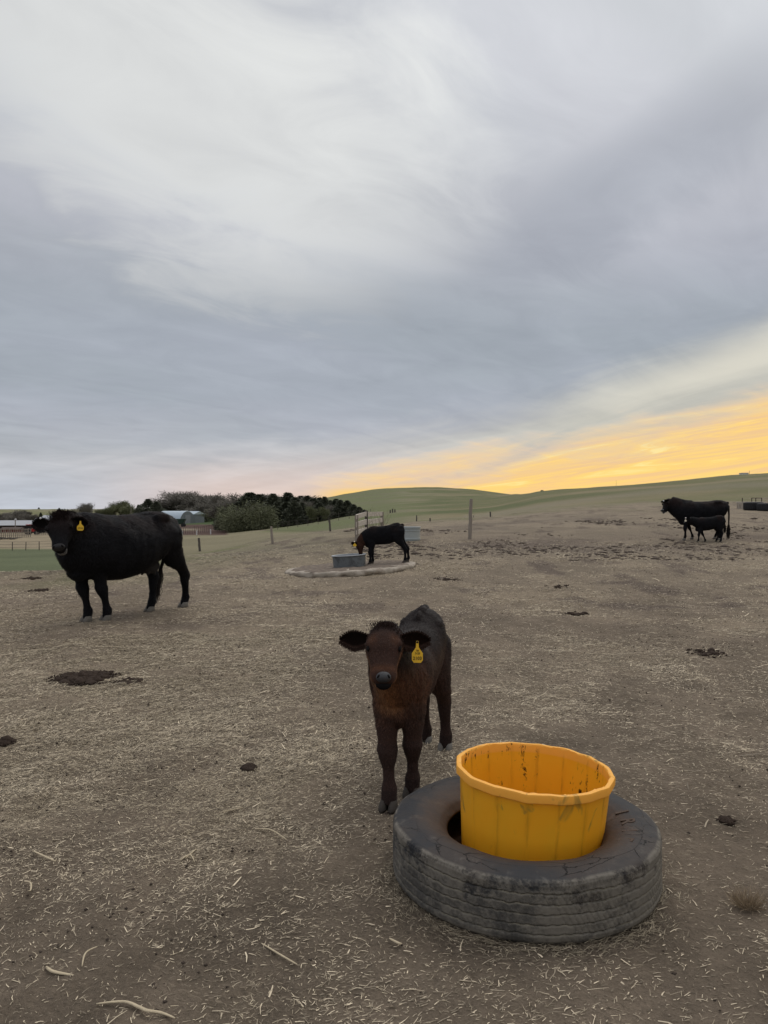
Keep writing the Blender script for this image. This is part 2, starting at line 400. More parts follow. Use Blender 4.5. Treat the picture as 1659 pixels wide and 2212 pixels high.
def f_bucket(t, p):
    g = t.coord('Object'); x, y, z = t.sep(g)
    n = t.noise(g, 7, 5, 0.6); n2 = t.noise(g, 45, 5, 0.7); streak = t.noise(t.scale(g, (26, 26, 4)), 1.0, 5, 0.65)
    c = t.mix(n, (0.99, 0.46, 0.014), (0.995, 0.54, 0.028))
    c = t.mix(t.ss(z, 0.360, 0.370), c, (1.0, 0.50, 0.07))
    # grime: small dark flecks inside, grey smudges outside, streaks in the seams
    inside = t.attr('inside', 'Fac'); seam = t.attr('seam', 'Fac')
    fle = t.mul(t.ss(n2, 0.50, 0.56), t.ss(streak, 0.50, 0.57), t.ss(n, .46, .54), inside)
    c = t.mix(fle, c, (0.06, 0.02, 0.004))
    c = t.mix(t.mul(seam, t.ss(streak, 0.40, 0.62), 0.55), c, (0.42, 0.17, 0.01))
    out = t.sub(1.0, inside)
    sm = t.mul(out, t.ss(t.noise(t.scale(g, (13, 13, 9)), 1.0, 3, 0.5, 0.6), 0.60, 0.70), 0.65)
    c = t.mix(sm, c, (0.27, 0.20, 0.05))
    sc = t.mul(out, t.ss(streak, 0.66, 0.70), 0.5)
    c = t.mix(sc, c, (0.35, 0.15, 0.02))
    t.put(p.inputs['Base Color'], c); setp(p, 0.5, 0.35)
    tr = t.n.new('ShaderNodeBsdfTranslucent'); t.put(tr.inputs[0], c); mx = t.n.new('ShaderNodeMixShader'); mx.inputs[0].default_value = .18
    t.l.new(p.outputs[0], mx.inputs[1]); t.l.new(tr.outputs[0], mx.inputs[2]); t.l.new(mx.outputs[0], t.n['Material Output'].inputs[0])
    t.put(p.inputs['Normal'], t.bump(t.add(n, t.mul(n2, 0.3)), 0.12, 0.01))
M_bucket = mat('orange_plastic', f_bucket)

# ------------------------------------------------------------------ terrain
DN = np.array([12, 17, 22, 30, 38, 45, 60, 90, 130, 180, 260, 400, 600, 900, 2600.])
TB = {
 -900: [0, -.2, -1., -1.8, -2.4, -2.8, -3, -3, -3, -3, -2.2, 1, 3.6, 3.6, 3.6],
 0:    [0, 0.0, -.9, -1.8, -2.4, -2.7, -2.9, -3, -3, -3, -2, 1, 3.4, 3.6, 3.6],
 300:  [0, 0.02, .0, -.7, -1.7, -2.1, -2.4, -2.6, -2.7, -2.7, -1.8, 1, 3.6, 4, 4],
 450:  [0, 0.02, .08, -.2, -.9, -1.5, -2.1, -2.3, -2.4, -2.2, -1., 1.4, 4.6, 5, 5],
 600:  [0, .02, .18, .35, .1, -.3, -.9, -1.3, -1.4, -.9, .2, 3, 8, 8, 8],
 690:  [0, .04, .24, .50, .38, 0, -.4, -.55, -.4, .5, 2.2, 6.5, 11.6, 11.6, 10],
 760:  [0, .07, .29, .60, .58, .3, 0, .1, .7, 1.7, 4, 9, 16.0, 16, 12],
 820:  [0, .11, .33, .62, .72, .55, .35, .55, 1.2, 2.4, 5, 10.2, 19.3, 17, 12],
 861:  [0, .14, .36, .65, .8, .7, .6, .9, 1.7, 3, 5.7, 11, 20.0, 17, 12],
 905:  [0, .16, .38, .66, .85, .85, .8, 1.1, 1.9, 3.3, 5.9, 11, 20.6, 17, 12],
 1000: [0, .18, .39, .68, .92, 1.08, 1.05, 1.5, 2.4, 3.8, 6.2, 11, 19.8, 17, 12],
 1063: [0, .2, .40, .7, .95, 1.14, 1.25, 1.8, 2.8, 4.2, 6.7, 10.6, 16.9, 15, 12],
 1115: [0, .2, .41, .74, 1.02, 1.25, 1.5, 2.3, 3.6, 5.1, 7.55, 10, 14, 13, 12],
 1170: [0, .2, .42, .80, 1.1, 1.38, 1.8, 2.9, 4.6, 6.35, 8.0, 9, 11, 11, 11],
 1360: [0, .22, .45, .95, 1.3, 1.65, 2.4, 4.0, 6.0, 7.8, 8.6, 8.5, 9, 9, 9],
 1500: [0.0, .23, .47, .98, 1.36, 1.75, 2.7, 4.6, 6.9, 9.1, 9.6, 9, 9, 9, 9],
 1659: [0.05, .25, .5, 1.0, 1.42, 1.86, 3.0, 5.3, 7.9, 10.3, 10.5, 9, 9, 9, 9],
 2500: [0.05, .3, .6, 1.2, 1.9, 2.5, 4.2, 7.3, 10.5, 13., 13, 12, 12, 12, 12]}
XN = np.array(sorted(TB)); TZ = np.array([TB[k] for k in sorted(TB)], float)
def herm(xn, yn, xq):
    """pchip along axis 0"""
    h = np.diff(xn); h2 = h.reshape((-1,) + (1,) * (yn.ndim - 1)); dl = np.diff(yn, axis=0) / h2
    m = np.zeros_like(yn); a, b = dl[:-1], dl[1:]
    with np.errstate(divide='ignore', invalid='ignore'): hm = 2 * a * b / (a + b)
    m[1:-1] = np.where(a * b > 0, np.nan_to_num(hm), 0); m[0] = dl[0]; m[-1] = dl[-1]
    i = np.clip(np.searchsorted(xn, xq) - 1, 0, len(xn) - 2); sh = (-1,) + (1,) * (yn.ndim - 1)
    t = np.clip((xq - xn[i]) / h[i], 0, 1).reshape(sh); hh = h[i].reshape(sh)
    return (2*t**3-3*t**2+1)*yn[i] + (t**3-2*t**2+t)*hh*m[i] + (-2*t**3+3*t**2)*yn[i+1] + (t**3-t**2)*hh*m[i+1]
NLD, NXX = 500, 700
_ld = np.linspace(math.log(12), math.log(2600), NLD); _xx = np.linspace(-900, 2500, NXX)
_g = herm(np.log(DN), TZ.T, _ld)            # (NLD, ncol)
_G = herm(XN.astype(float), _g.T.copy(), _xx).T   # (NLD, NXX)
def terrain_base(x, y):
    x = np.asarray(x, float); y = np.asarray(y, float)
    r = np.hypot(x, y); azm = np.arctan2(x, y); A = math.radians(46)
    ac = np.clip(azm, -A, A); dd = np.where(np.abs(azm) < A, y, r * math.cos(A)); dd = np.maximum(dd, 1e-3)
    X = CX + F * np.tan(ac)
    fi = np.clip((np.log(dd) - _ld[0]) / (_ld[1] - _ld[0]), 0, NLD - 1.001); fj = np.clip((X - _xx[0]) / (_xx[1] - _xx[0]), 0, NXX - 1.001)
    i = fi.astype(int); j = fj.astype(int); a = fi - i; b = fj - j
    z = (_G[i, j] * (1 - a) + _G[i + 1, j] * a) * (1 - b) + (_G[i, j + 1] * (1 - a) + _G[i + 1, j + 1] * a) * b
    back = sstep(np.abs(azm), math.radians(80), math.radians(140))
    z = z * (1 - back) * sstep(dd, 8, 13) if True else z
    return z
def gz(x, y):
    r = np.hypot(x, y)
    return terrain_base(x, y) + (fbm(x * 0.7, y * 0.7, 5, 3) - 0.5) * 0.05 * sstep(r, 1, 5) + (fbm(x / 14., y / 14., 9, 3) - 0.5) * np.clip(r / 300., 0, 1) * 1.2
def gz1(x, y): return float(gz(np.array([x]), np.array([y]))[0])
def at(px, py, far=700, near=1.6):
    """ground point met by the line of sight through (px, py)"""
    dd = np.exp(np.linspace(math.log(near), math.log(far), 4000)); x = (px - CX) / F * dd
    z = gz(x, dd); ray = EYE - (py - CY) * dd / F
    hit = np.nonzero(z >= ray)[0]; i = hit[0] if len(hit) else int(np.argmin(ray - z))
    return Vector((float(x[i]), float(dd[i]), float(z[i])))

def ground_colour(x, y, z):
    r = np.hypot(x, y); dd = np.maximum(y, 0.5); X = CX + F * x / dd; X = np.where(y > 0.5, X, np.where(x > 0, 2500, -900)); V = (EYE - z) * F / dd
    crest = np.interp(X, [-900, 0, 300, 450, 600, 860, 1060, 1360, 1659, 2500], [14, 17.5, 21, 26, 32, 40, 46, 50, 50, 50])
    inpen = 1 - sstep(dd + (fbm(x / 2., y / 3., 21, 5) - .5) * 22, crest - 8.0, crest + 9.0)
    def C(*c): return np.array(c)[None, :]
    n1 = fbm(x * 0.9, y * 0.55, 31, 5); n2 = fbm(x * 3.3, y * 2.0, 41, 4); n3 = fbm(x / 4., y / 2.2, 51, 4); nl = fbm(x / 30., y / 11., 61, 5)
    straw = np.clip(sstep(n1, .36, .62) * .8 + .25 + sstep(X, 900, 100) * sstep(V, 120, 300) * sstep(V, 1100, 500) * .35, 0, 1)
    straw = straw + 1.3 * np.exp(-((x + 1.9) / 1.5) ** 2 - ((y - 5.0) / 1.9) ** 2) * sstep(n1, .30, .5)
    straw = straw * (1 - sstep(V, 450, 850) * .55) * (1 - .75 * sstep(X, 450, 1000) * sstep(V, 380, 650))
    dirt = C(.162, .129, .096) * (0.54 + 0.84 * n2[:, None]); 
    sk = np.clip(straw[:, None], 0, 1) * (.28 + .34 * sstep(r, 7, 16)[:, None]); pen = dirt * (1 - sk) + C(.285, .231, .16) * sk
    # paler worn grass-straw towards the crest
    k = sstep(dd, 9, 22)[:, None] * (.45 + .5 * n3[:, None]); pen = pen * (1 - k) + C(.205, .170, .124) * k
    k = (sstep(X, 1000, 500) * sstep(dd, 17, 24) * .6)[:, None]; pen = pen * (1 - k) + C(.19, .175, .11) * k
    # trampled dark dung ground at mid distance
    dk = sstep(X, 860, 1080) * np.exp(-((V - (72 - (X - 1000) * .012)) / 20.) ** 2) * sstep(n3 * .6 + n1 * .4, .34, .56)
    dk = np.maximum(dk, .55 * np.exp(-((V - 180) / 35.) ** 2) * sstep(X, 600, 300) * sstep(n1, .4, .6))
    dk = np.maximum(dk, .8 * sstep(fbm(x * 1.7, y * 1.1, 77, 5), .60, .70) * sstep(dd, 6, 12))
    straw = np.clip(straw, 0, 1.2)
    pen = pen * (1 - .8 * dk[:, None]) + C(.082, .062, .054) * .8 * dk[:, None]
    # wheel track along the crest on the left
    tr = np.exp(-((V - np.interp(X, [0, 400, 740, 1000, 1400], [150, 106, 60, 30, 5])) / 3.5) ** 2) * (dd > 12) * (X > 200) * (X < 1300)
    tr = np.maximum(tr, np.exp(-((V - np.interp(X, [0, 400, 740, 1000], [165, 116, 68, 36])) / 3.) ** 2) * (dd > 12) * (X > 200) * (X < 1100))
    pen = pen * (1 - .45 * tr[:, None]) + C(.10, .082, .07) * .45 * tr[:, None]
    # pasture beyond
    tan = C(.25, .22, .145); olive = C(.14, .145, .068); green = C(.09, .12, .05); deep = C(.075, .10, .04)
    gm = sstep(nl, .36, .60)[:, None]
    past = tan * .9 * (1 - gm) + olive * gm
    hillg = sstep(fbm(x / 40., y / 14., 88, 6) * .8 + fbm(x / 5., y / 5., 89, 3) * .2, .40, .56)[:, None]
    hill = (C(.20, .172, .100)) * (1 - hillg) + C(.135, .133, .066) * hillg
    kh = (sstep(X, 840, 1000) * sstep(dd, 42, 70))[:, None]; past = past * (1 - kh) + hill * kh
    kd = (sstep(X, 830, 960) * (dd > 60) * sstep(V, 40, 10) * (1 - sstep(X, 1250, 1500)) * sstep(nl, .4, .6) * .55)[:, None]; past = past * (1 - kd) + deep * kd
    # pale track running up the hill
    pt = np.exp(-((V - np.interp(X, [1000, 1060, 1200, 1400, 1560, 1659], [12, 5, -18, -42, -56, -60])) / np.interp(X, [1000, 1659], [4.5, 8])) ** 2) * (X > 1000) * (dd > 44)
    past = past * (1 - .55 * pt[:, None]) + C(.21, .185, .135) * .55 * pt[:, None]
    # green field bottom left, stubble behind it
    gf = ((X < 350) * sstep(V, 79, 82) * (dd > 40))[:, None]
    gn = (fbm(x / 12., y / 5., 99, 4))[:, None]; past = past * (1 - gf) + (C(.112, .128, .07) * (.75 + .5 * gn)) * gf
    sf = ((X < 352) * (1 - sstep(V, 78, 80)) * sstep(V, 44, 47) * (dd > 40))[:, None]; past = past * (1 - sf) + C(.26, .215, .145) * (.75 + .45 * n3[:, None]) * sf
    yd = ((X < 352) * (1 - sstep(V, 44, 47)) * sstep(V, 22, 26) * (dd > 80))[:, None]; past = past * (1 - yd) + C(.10, .075, .062) * yd
    # centre-left: stubble, red-brown corral, grass strip
    cs = ((X >= 345) * (1 - sstep(X, 640, 900)) * sstep(V, 40, 47) * (dd > 30))[:, None]; past = past * (1 - cs) + C(.20, .178, .112) * (.75 + .5 * nl[:, None]) * cs
    ln = (X > 560) * (X < 760) * np.exp(-((V - np.interp(X, [560, 760], [39, 43])) / 1.2) ** 2); past = past * (1 - .6 * ln[:, None]) + C(.07, .052, .04) * .6 * ln[:, None]
    rb = ((X > 345) * (1 - sstep(X, 486, 496)) * (1 - sstep(V, 49, 50.5)) * sstep(V, 26, 28) * (dd > 80))[:, None]; past = past * (1 - rb) + C(.088, .055, .045) * rb
    ls = (np.exp(-((X - 405) / 28.) ** 2 - ((V - 38) / 2.5) ** 2) * (dd > 80))[:, None]; past = past * (1 - ls) + C(.24, .20, .14) * ls
    gs = ((X > 345) * (X < 560) * (V < 27) * sstep(V, 12, 15) * (dd > 80))[:, None]; past = past * (1 - gs) + C(.06, .085, .035) * gs
    vg = (sstep(X, 560, 600) * (1 - sstep(X, 800, 960)) * (1 - sstep(V, 38, 46)) * (dd > 40) * .75)[:, None]; past = past * (1 - vg) + (C(.12, .135, .064) * (.7 + .6 * nl[:, None])) * vg
    out = pen * inpen[:, None] + past * (1 - inpen[:, None])
    return out, straw * inpen

# polar sheet round the camera, out to the horizon
azs = np.concatenate([np.linspace(-180, -40, 40, endpoint=False), np.linspace(-40, -30, 30, endpoint=False), np.linspace(-30, 30, 460, endpoint=False), np.linspace(30, 40, 30, endpoint=False), np.linspace(40, 180, 40, endpoint=False)])
rads = np.concatenate([[0.0, .3, .6, .9, 1.2], np.exp(np.linspace(math.log(1.4), math.log(14), 270, endpoint=False)), np.exp(np.linspace(math.log(14), math.log(2600), 330))])
AZ, RR = np.meshgrid(np.radians(azs), rads); gx = (RR * np.sin(AZ)).ravel(); gy = (RR * np.cos(AZ)).ravel()
gzv = gz(gx, gy); gcol, gstr = ground_colour(gx, gy, gzv)
rr_ = RR.ravel()
near = 1 - sstep(rr_, 16, 30)
gzm = gzv + near * ((fbm(gx * 5, gy * 5, 111, 4) - .5) * .042 + (fbm(gx * 17, gy * 17, 121, 3) - .5) * .014) + (1 - near) * (fbm(gx * 1.2, gy * 1.2, 131, 3) - .5) * .06 * (1 - sstep(rr_, 60, 120))
na, nr = len(azs), len(rads)
ii = np.arange(nr - 1)[:, None] * na; jj = np.arange(na)[None, :]; jn = (jj + 1) % na
Fg = np.stack([ii + jj, ii + jn, ii + na + jn, ii + na + jj], -1).reshape(-1, 4)[:, ::-1]
ground = link('ground', npmesh('ground', np.stack([gx, gy, gzm], 1), Fg, gcol, True, {'straw': gstr}), M_ground)
tag(ground, 'bare straw-strewn pen ground running out to green and tan pasture hills', 'ground', kind='structure')

# ------------------------------------------------------------------ straw litter (nobody could count it)
TYRE = Vector((0.54, 2.875, 0)); 
def scatter(n, r0, r1, p, azmax=34):
    u = rng.random(n); e = 2 - p
    r = (r0 ** e + u * (r1 ** e - r0 ** e)) ** (1 / e); a = np.radians(rng.uniform(-azmax, azmax, n))
    return r * np.sin(a), r * np.cos(a)
N0 = 1000000
sx, sy = scatter(N0, 1.7, 24, 1.25)
sz0 = gz(sx, sy); _, sdens = ground_colour(sx, sy, sz0)
cl = fbm(sx * 2.4, sy * 2.4, 141, 4)
keep = (rng.random(N0) < np.clip(sdens * .9 * sstep(cl, .34, .62) + .06, 0, 1)) & (np.hypot(sx - TYRE.x, sy - TYRE.y) > .47)
sx, sy, sz0 = sx[keep], sy[keep], sz0[keep]; n = len(sx)
zz = sz0 + (fbm(sx * 5, sy * 5, 111, 4) - .5) * .042 + (fbm(sx * 17, sy * 17, 121, 3) - .5) * .014 + .003
ang = (fbm(sx * .8, sy * .8, 151, 3) - .5) * 5 + rng.normal(0, .9, n); big = rng.random(n)
rdist = np.hypot(sx, sy)
L = np.clip(np.exp(rng.normal(math.log(.015), .60, n)), .004, .10) * (1 + .045 * rdist); L *= .70 + .30 * sstep(rdist, 2.5, 6); L[big > .975] *= 2.0
Wd = rng.uniform(.0007, .0021, n) * (1 + .15 * rdist)
Wd[big > .96] *= 1.9
P = np.stack([sx, sy, zz], 1); D = np.stack([np.cos(ang), np.sin(ang), rng.normal(0.04, .12, n)], 1)
U = np.stack([rng.normal(0, .3, n), rng.normal(0, .3, n), np.ones(n)], 1); U /= np.linalg.norm(U, axis=1, keepdims=True)
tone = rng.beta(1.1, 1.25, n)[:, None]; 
cc = np.array([[.075, .058, .043]]) * (1 - tone) + np.array([[.80, .68, .49]]) * tone  # dark end of the straw tones paints the self-shade of the matted litter
nn_ = 430000; tx_, ty_ = scatter(nn_, 1.7, 9, 0.8); nh_ = 200000; tr_ = np.sqrt(rng.uniform(9, 80, nh_)); ta_ = np.radians(rng.uniform(-30, -4, nh_)); tx_[:nh_] = tr_ * np.sin(ta_); ty_[:nh_] = tr_ * np.cos(ta_); tz_ = gz(tx_, ty_); _, td_ = ground_colour(tx_, ty_, tz_)
kp_ = (rng.random(nn_) < np.clip(td_ * sstep(fbm(tx_ * 3.1, ty_ * 3.1, 143, 4), .32, .6) + .10, 0, 1)) & (np.hypot(tx_ - TYRE.x, ty_ - TYRE.y) > .47); tx_, ty_, tz_ = tx_[kp_], ty_[kp_], tz_[kp_]; m_ = len(tx_)
tz_ = tz_ + (fbm(tx_ * 5, ty_ * 5, 111, 4) - .5) * .042 + (fbm(tx_ * 17, ty_ * 17, 121, 3) - .5) * .014 + .002
a_ = (fbm(tx_ * .8, ty_ * .8, 151, 3) - .5) * 5 + rng.normal(0, 1.1, m_); U_ = np.stack([rng.normal(0, .3, m_), rng.normal(0, .3, m_), np.ones(m_)], 1); U_ /= np.linalg.norm(U_, axis=1, keepdims=True)
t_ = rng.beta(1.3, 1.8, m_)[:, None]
P = np.concatenate([P, np.stack([tx_, ty_, tz_], 1)]); D = np.concatenate([D, np.stack([np.cos(a_), np.sin(a_), rng.normal(.02, .12, m_)], 1)]); U = np.concatenate([U, U_])
rm_ = np.hypot(tx_, ty_); L = np.concatenate([L, rng.uniform(.004, .020, m_) * (1 + .12 * rm_)]); Wd = np.concatenate([Wd, rng.uniform(.0006, .0016, m_) * (1 + .16 * rm_)]); n += m_
cc = np.concatenate([cc, np.array([[.06, .046, .035]]) * (1 - t_) + np.array([[.70, .59, .41]]) * t_])  # short bits too: their dark end is shade put into the colour
q_ = 5200; at_ = rng.uniform(0, 6.28, q_); rt_ = .49 + np.abs(rng.normal(0, .045, q_)); bx_ = TYRE.x + rt_ * np.cos(at_); by_ = TYRE.y + rt_ * np.sin(at_)  # extra straw ring, toned darker as painted contact shade at the tyre foot
P = np.concatenate([P, np.stack([bx_, by_, gz(bx_, by_) + .004 + .018 * np.exp(-(rt_ - .49) / .02) * rng.random(q_)], 1)]); ab_ = at_ + 1.57 + rng.normal(0, .6, q_)
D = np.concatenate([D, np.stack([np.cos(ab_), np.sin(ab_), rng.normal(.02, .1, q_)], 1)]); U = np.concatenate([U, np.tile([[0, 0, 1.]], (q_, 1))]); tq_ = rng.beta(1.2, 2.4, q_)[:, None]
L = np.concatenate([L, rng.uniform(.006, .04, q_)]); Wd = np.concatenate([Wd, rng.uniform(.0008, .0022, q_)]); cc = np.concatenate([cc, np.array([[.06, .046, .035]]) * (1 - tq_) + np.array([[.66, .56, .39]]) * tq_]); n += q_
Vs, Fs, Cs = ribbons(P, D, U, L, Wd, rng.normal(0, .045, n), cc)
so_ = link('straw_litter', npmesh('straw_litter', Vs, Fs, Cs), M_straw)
tag(so_, 'pale chopped straw and stalk litter, some strands darkened as shade, scattered over the dirt of the pen', 'straw', kind='stuff')

# crumbs of soil and dung
n = 6000; cx_, cy_ = scatter(n, 1.8, 26, 1.35); cz = gz(cx_, cy_)
km = (np.hypot(cx_ - TYRE.x, cy_ - TYRE.y) > .5) & (rng.random(n) < sstep(fbm(cx_ * .9, cy_ * .9, 171, 3), .35, .6) + .1); cx_, cy_, cz = cx_[km], cy_[km], cz[km]; n = len(cx_)
oct_ = np.array([[1, 0, 0], [-1, 0, 0], [0, 1, 0], [0, -1, 0], [0, 0, .7], [0, 0, -.5]], float)
sz_ = rng.uniform(.003, .008, n) * (1 + .05 * np.hypot(cx_, cy_)); Vc = (oct_[None] * sz_[:, None, None] * rng.uniform(.6, 1.3, (n, 6, 1)) + np.stack([cx_, cy_, cz + .002], 1)[:, None]).reshape(-1, 3)
tf = np.array([[0, 2, 4], [2, 1, 4], [1, 3, 4], [3, 0, 4], [2, 0, 5], [1, 2, 5], [3, 1, 5], [0, 3, 5]])
cr = link('soil_crumbs', npmesh('soil_crumbs', Vc, (np.arange(n) * 6)[:, None, None].repeat(8, 1).reshape(-1, 1) + np.tile(tf, (n, 1))), M_soil2)
tag(cr, 'small dark crumbs of soil and dung strewn among the straw', 'soil', kind='stuff')

# ------------------------------------------------------------------ manure piles, each a thing
def pile(px, py, wpx, lab, n=40, flat=.45):
    n = int(n * 1.6)
    c = at(px, py); s = c.y / F; rad = wpx * s / 2
    mb = MB()
    for i in range(8):
        t = i / 7; mb.ell(((t - .5) * 1.3 * rad, random.uniform(-.1, .1) * rad, gz1(c.x + (t - .5) * 1.5 * rad, c.y) - c.z), (rad * .20, rad * .20 * math.sin(math.pi * (t * .8 + .1)), .006), 9, 5)
    for i in range(n):
        a = random.uniform(0, 6.28); q = random.random() ** .6 * rad * .85
        x, y = math.cos(a) * q, math.sin(a) * q * 1.1; e = random.uniform(.018, .05) * (1 + rad) * .8; zz = gz1(c.x + x, c.y + y) - c.z
        mb.ell((x, y, zz + e * .12), (e * random.uniform(.7, 1.3), e * random.uniform(.7, 1.3), e * flat * random.uniform(.6, 1.3)), 7, 4)
    o = mb.build('manure_pile', M_dung, None, True); o.location = c; tag(o, lab, 'manure', 'manure piles in the pen')
    nc = n * 6; aa = rng.uniform(0, 6.28, nc); qq = rng.random(nc) ** .8 * rad * 1.35; xx = np.cos(aa) * qq; yy = np.sin(aa) * qq * .9; zc = gz(xx + c.x, yy + c.y) - c.z + .004
    ss = rng.uniform(.005, .016, nc) * (1 + rad * .7); Vp = (oct_[None] * ss[:, None, None] * rng.uniform(.6, 1.3, (nc, 6, 1)) + np.stack([xx, yy, zc], 1)[:, None]).reshape(-1, 3)
    tag(link('crumbs', npmesh('crumbs', Vp, (np.arange(nc) * 6)[:, None, None].repeat(8, 1).reshape(-1, 1) + np.tile(tf, (nc, 1))), M_dung, o), kind='stuff')
    dm = o.modifiers.new('rough', 'DISPLACE'); tx = bpy.data.textures.new('lump', 'CLOUDS'); tx.noise_scale = .03; dm.texture = tx; dm.strength = .05
pile(180, 1466, 120, 'largest dark manure pile lying on the straw left of the brown calf', 70)
pile(285, 1474, 60, 'small crumbly manure heap at the right end of the largest pile', 18)
pile(85, 1276, 50, 'flat dark manure pat on the ground left below the black cow', 14)
pile(70, 1250, 40, 'thin dark manure pat farthest left near the green field edge', 10)
pile(540, 1660, 22, 'single small black dung lump on bare dirt left of the calf', 6, .5)
pile(12, 1606, 34, 'dark dung lump at the left edge of the picture', 9, .6)
pile(965, 1252, 60, 'dark manure patch on the ground below the round pad', 7)
pile(1215, 1268, 55, 'flat manure pat in the open pen right of the pad', 6)
pile(1242, 1326, 60, 'low manure pat behind the yellow tub, in open ground', 5)
pile(1530, 1412, 80, 'trampled manure patch near the right edge of the pen', 9)
pile(1570, 1775, 26, 'small dung clod on the dirt right of the tyre', 5, .5)

n = 7000; ax2 = rng.uniform(-1.5, 16, n); ay2 = rng.uniform(17.5, 33, n); az2 = gz(ax2, ay2); kq = fbm(ax2 * .55, ay2 * .35, 181, 4) + rng.normal(0, .05, n) > .58; ax2, ay2, az2 = ax2[kq], ay2[kq], az2[kq]; n = len(ax2)
s2_ = np.exp(rng.normal(math.log(.032), .5, n)); Vc = (oct_[None] * s2_[:, None, None] * np.array([1.4, 1, .6]) * rng.uniform(.6, 1.3, (n, 6, 1)) + np.stack([ax2, ay2, az2 + .01], 1)[:, None]).reshape(-1, 3)
tag(link('dung_clods', npmesh('dung_clods', Vc, (np.arange(n) * 6)[:, None, None].repeat(8, 1).reshape(-1, 1) + np.tile(tf, (n, 1))), M_soil3), 'rough dark dung clods trampled over the middle distance of the pen', 'manure', kind='stuff')
# ------------------------------------------------------------------ single stalks lying on top
def stalk(pts, wid, lab, name='dry_stalk', tw=0.0, cat='stalk'):
    P = [at(px, py) + Vector((0, 0, .012 + .006 * (i % 2))) for i, (px, py) in enumerate(pts)]
    Q = []
    for i in range(len(P) - 1):
        p0 = P[max(i - 1, 0)]; p1 = P[i]; p2 = P[i + 1]; p3 = P[min(i + 2, len(P) - 1)]
        for k in range(5):
            t = k / 5; Q.append(.5 * ((2 * p1) + (p2 - p0) * t + (2 * p0 - 5 * p1 + 4 * p2 - p3) * t * t + (3 * p1 - p0 - 3 * p2 + p3) * t ** 3))
    Q.append(P[-1]); o0 = Q[0].copy()
    m = MB(); nq = len(Q); secs = []
    for i, q in enumerate(Q):
        t = (Q[min(i + 1, nq - 1)] - Q[max(i - 1, 0)]).normalized(); s = t.cross(Vector((0, 0, 1))).normalized()
        e = math.sin(math.pi * (i + .7) / (nq + .4)) ** .5; secs.append((q - o0, s * wid * .5 * e, Vector((0, 0, .25 * wid * e + .0006))))
    m.loft(secs, 6); o = m.build(name, M_stalk, None, True); o.location = o0; tag(o, lab, cat, 'single dry stalks on the dirt')
M_stalk = m_simple('dry_stalk', (0.50, 0.42, 0.29), 0.8, 0.35, 30, 0.2, 0, 0.4)
stalk([(208, 2178), (268, 2178), (302, 2187), (318, 2197), (348, 2197), (378, 2214)], .012, 'long pale dry corn husk curling along the bottom edge', 'corn_husk', 0, 'husk')
stalk([(550, 1797), (585, 1802), (620, 1821)], .007, 'bent pale stalk lying alone left of the tyre')
stalk([(565, 2046), (600, 2072), (642, 2092)], .007, 'slim curved stalk low in the middle of the bare dirt')
stalk([(72, 1845), (120, 1871)], .009, 'thick straight stalk crossing others near the left edge')
stalk([(100, 2097), (115, 2112), (160, 2116)], .012, 'hooked grey stalk lying above the corn husk')
stalk([(52, 1912), (66, 1918), (66, 1930), (60, 1935)], .007, 'small stalk curled into a half ring at the left')
stalk([(177, 2097), (185, 2072), (210, 2053)], .006, 'thin arched stalk standing out left of the centre bottom')
stalk([(841, 2036), (860, 2049), (868, 2047)], .010, 'short forked stalk on the dirt just left below the tyre')
stalk([(400, 1862), (415, 1852), (424, 1840)], .006, 'upright leaning stalk in a crossed pair on the left dirt')
stalk([(388, 1866), (410, 1856), (420, 1868)], .006, 'flat crossing stalk of the pair on the left dirt')
stalk([(480, 1760), (525, 1753)], .006, 'straight stalk left of the bent one')
stalk([(1090, 1990), (1120, 2012)], .006, 'slim stalk under the front of the tyre')

def tuft(px, py, lab):
    c = at(px, py); n = 420; a = rng.uniform(0, 6.28, n); q = rng.random(n) ** .5 * .035
    P = np.stack([np.cos(a) * q, np.sin(a) * q, np.zeros(n)], 1); D = np.stack([np.cos(a) * .5 + rng.normal(0, .35, n), np.sin(a) * .5 + rng.normal(0, .35, n), np.abs(rng.normal(.8, .4, n))], 1)
    U = np.stack([rng.normal(0, 1, n), rng.normal(0, 1, n), rng.normal(0, .4, n)], 1); U /= np.linalg.norm(U, axis=1, keepdims=True)
    t = rng.random(n)[:, None]; V, Fc, C = ribbons(P, D, U, rng.uniform(.02, .075, n), np.full(n, .0014), rng.normal(0, .1, n), np.array([[.2, .15, .10]]) * (1 - t) + np.array([[.42, .33, .22]]) * t)
    o = link('grass_tuft', npmesh('grass_tuft', V, Fc, C), M_straw); o.location = c; tag(o, lab, 'grass')
tuft(1614, 1958, 'small dry tan grass tuft on the dirt right of the tyre')

# ------------------------------------------------------------------ lathe
def lathe(prof, n, rfun=None, zfun=None, closed=False, attrs=None):
    m = len(prof); th = np.linspace(0, 2 * math.pi, n, endpoint=False); pr = np.array(prof, float)
    R = pr[:, 0][:, None] + np.zeros((m, n)); Z = pr[:, 1][:, None] + np.zeros((m, n)); T = th[None, :] + np.zeros((m, n))
    if rfun: R, Z = rfun(R, Z, T)
    V = np.stack([R * np.cos(T), R * np.sin(T), Z], -1).reshape(-1, 3); Fc = []
    mm = m if closed else m - 1
    i = np.arange(mm)[:, None]; j = np.arange(n)[None, :]; i2 = (i + 1) % m; j2 = (j + 1) % n
    Fq = np.stack([i * n + j, i * n + j2, i2 * n + j2, i2 * n + j], -1).reshape(-1, 4)
    return V, Fq, R, Z, T

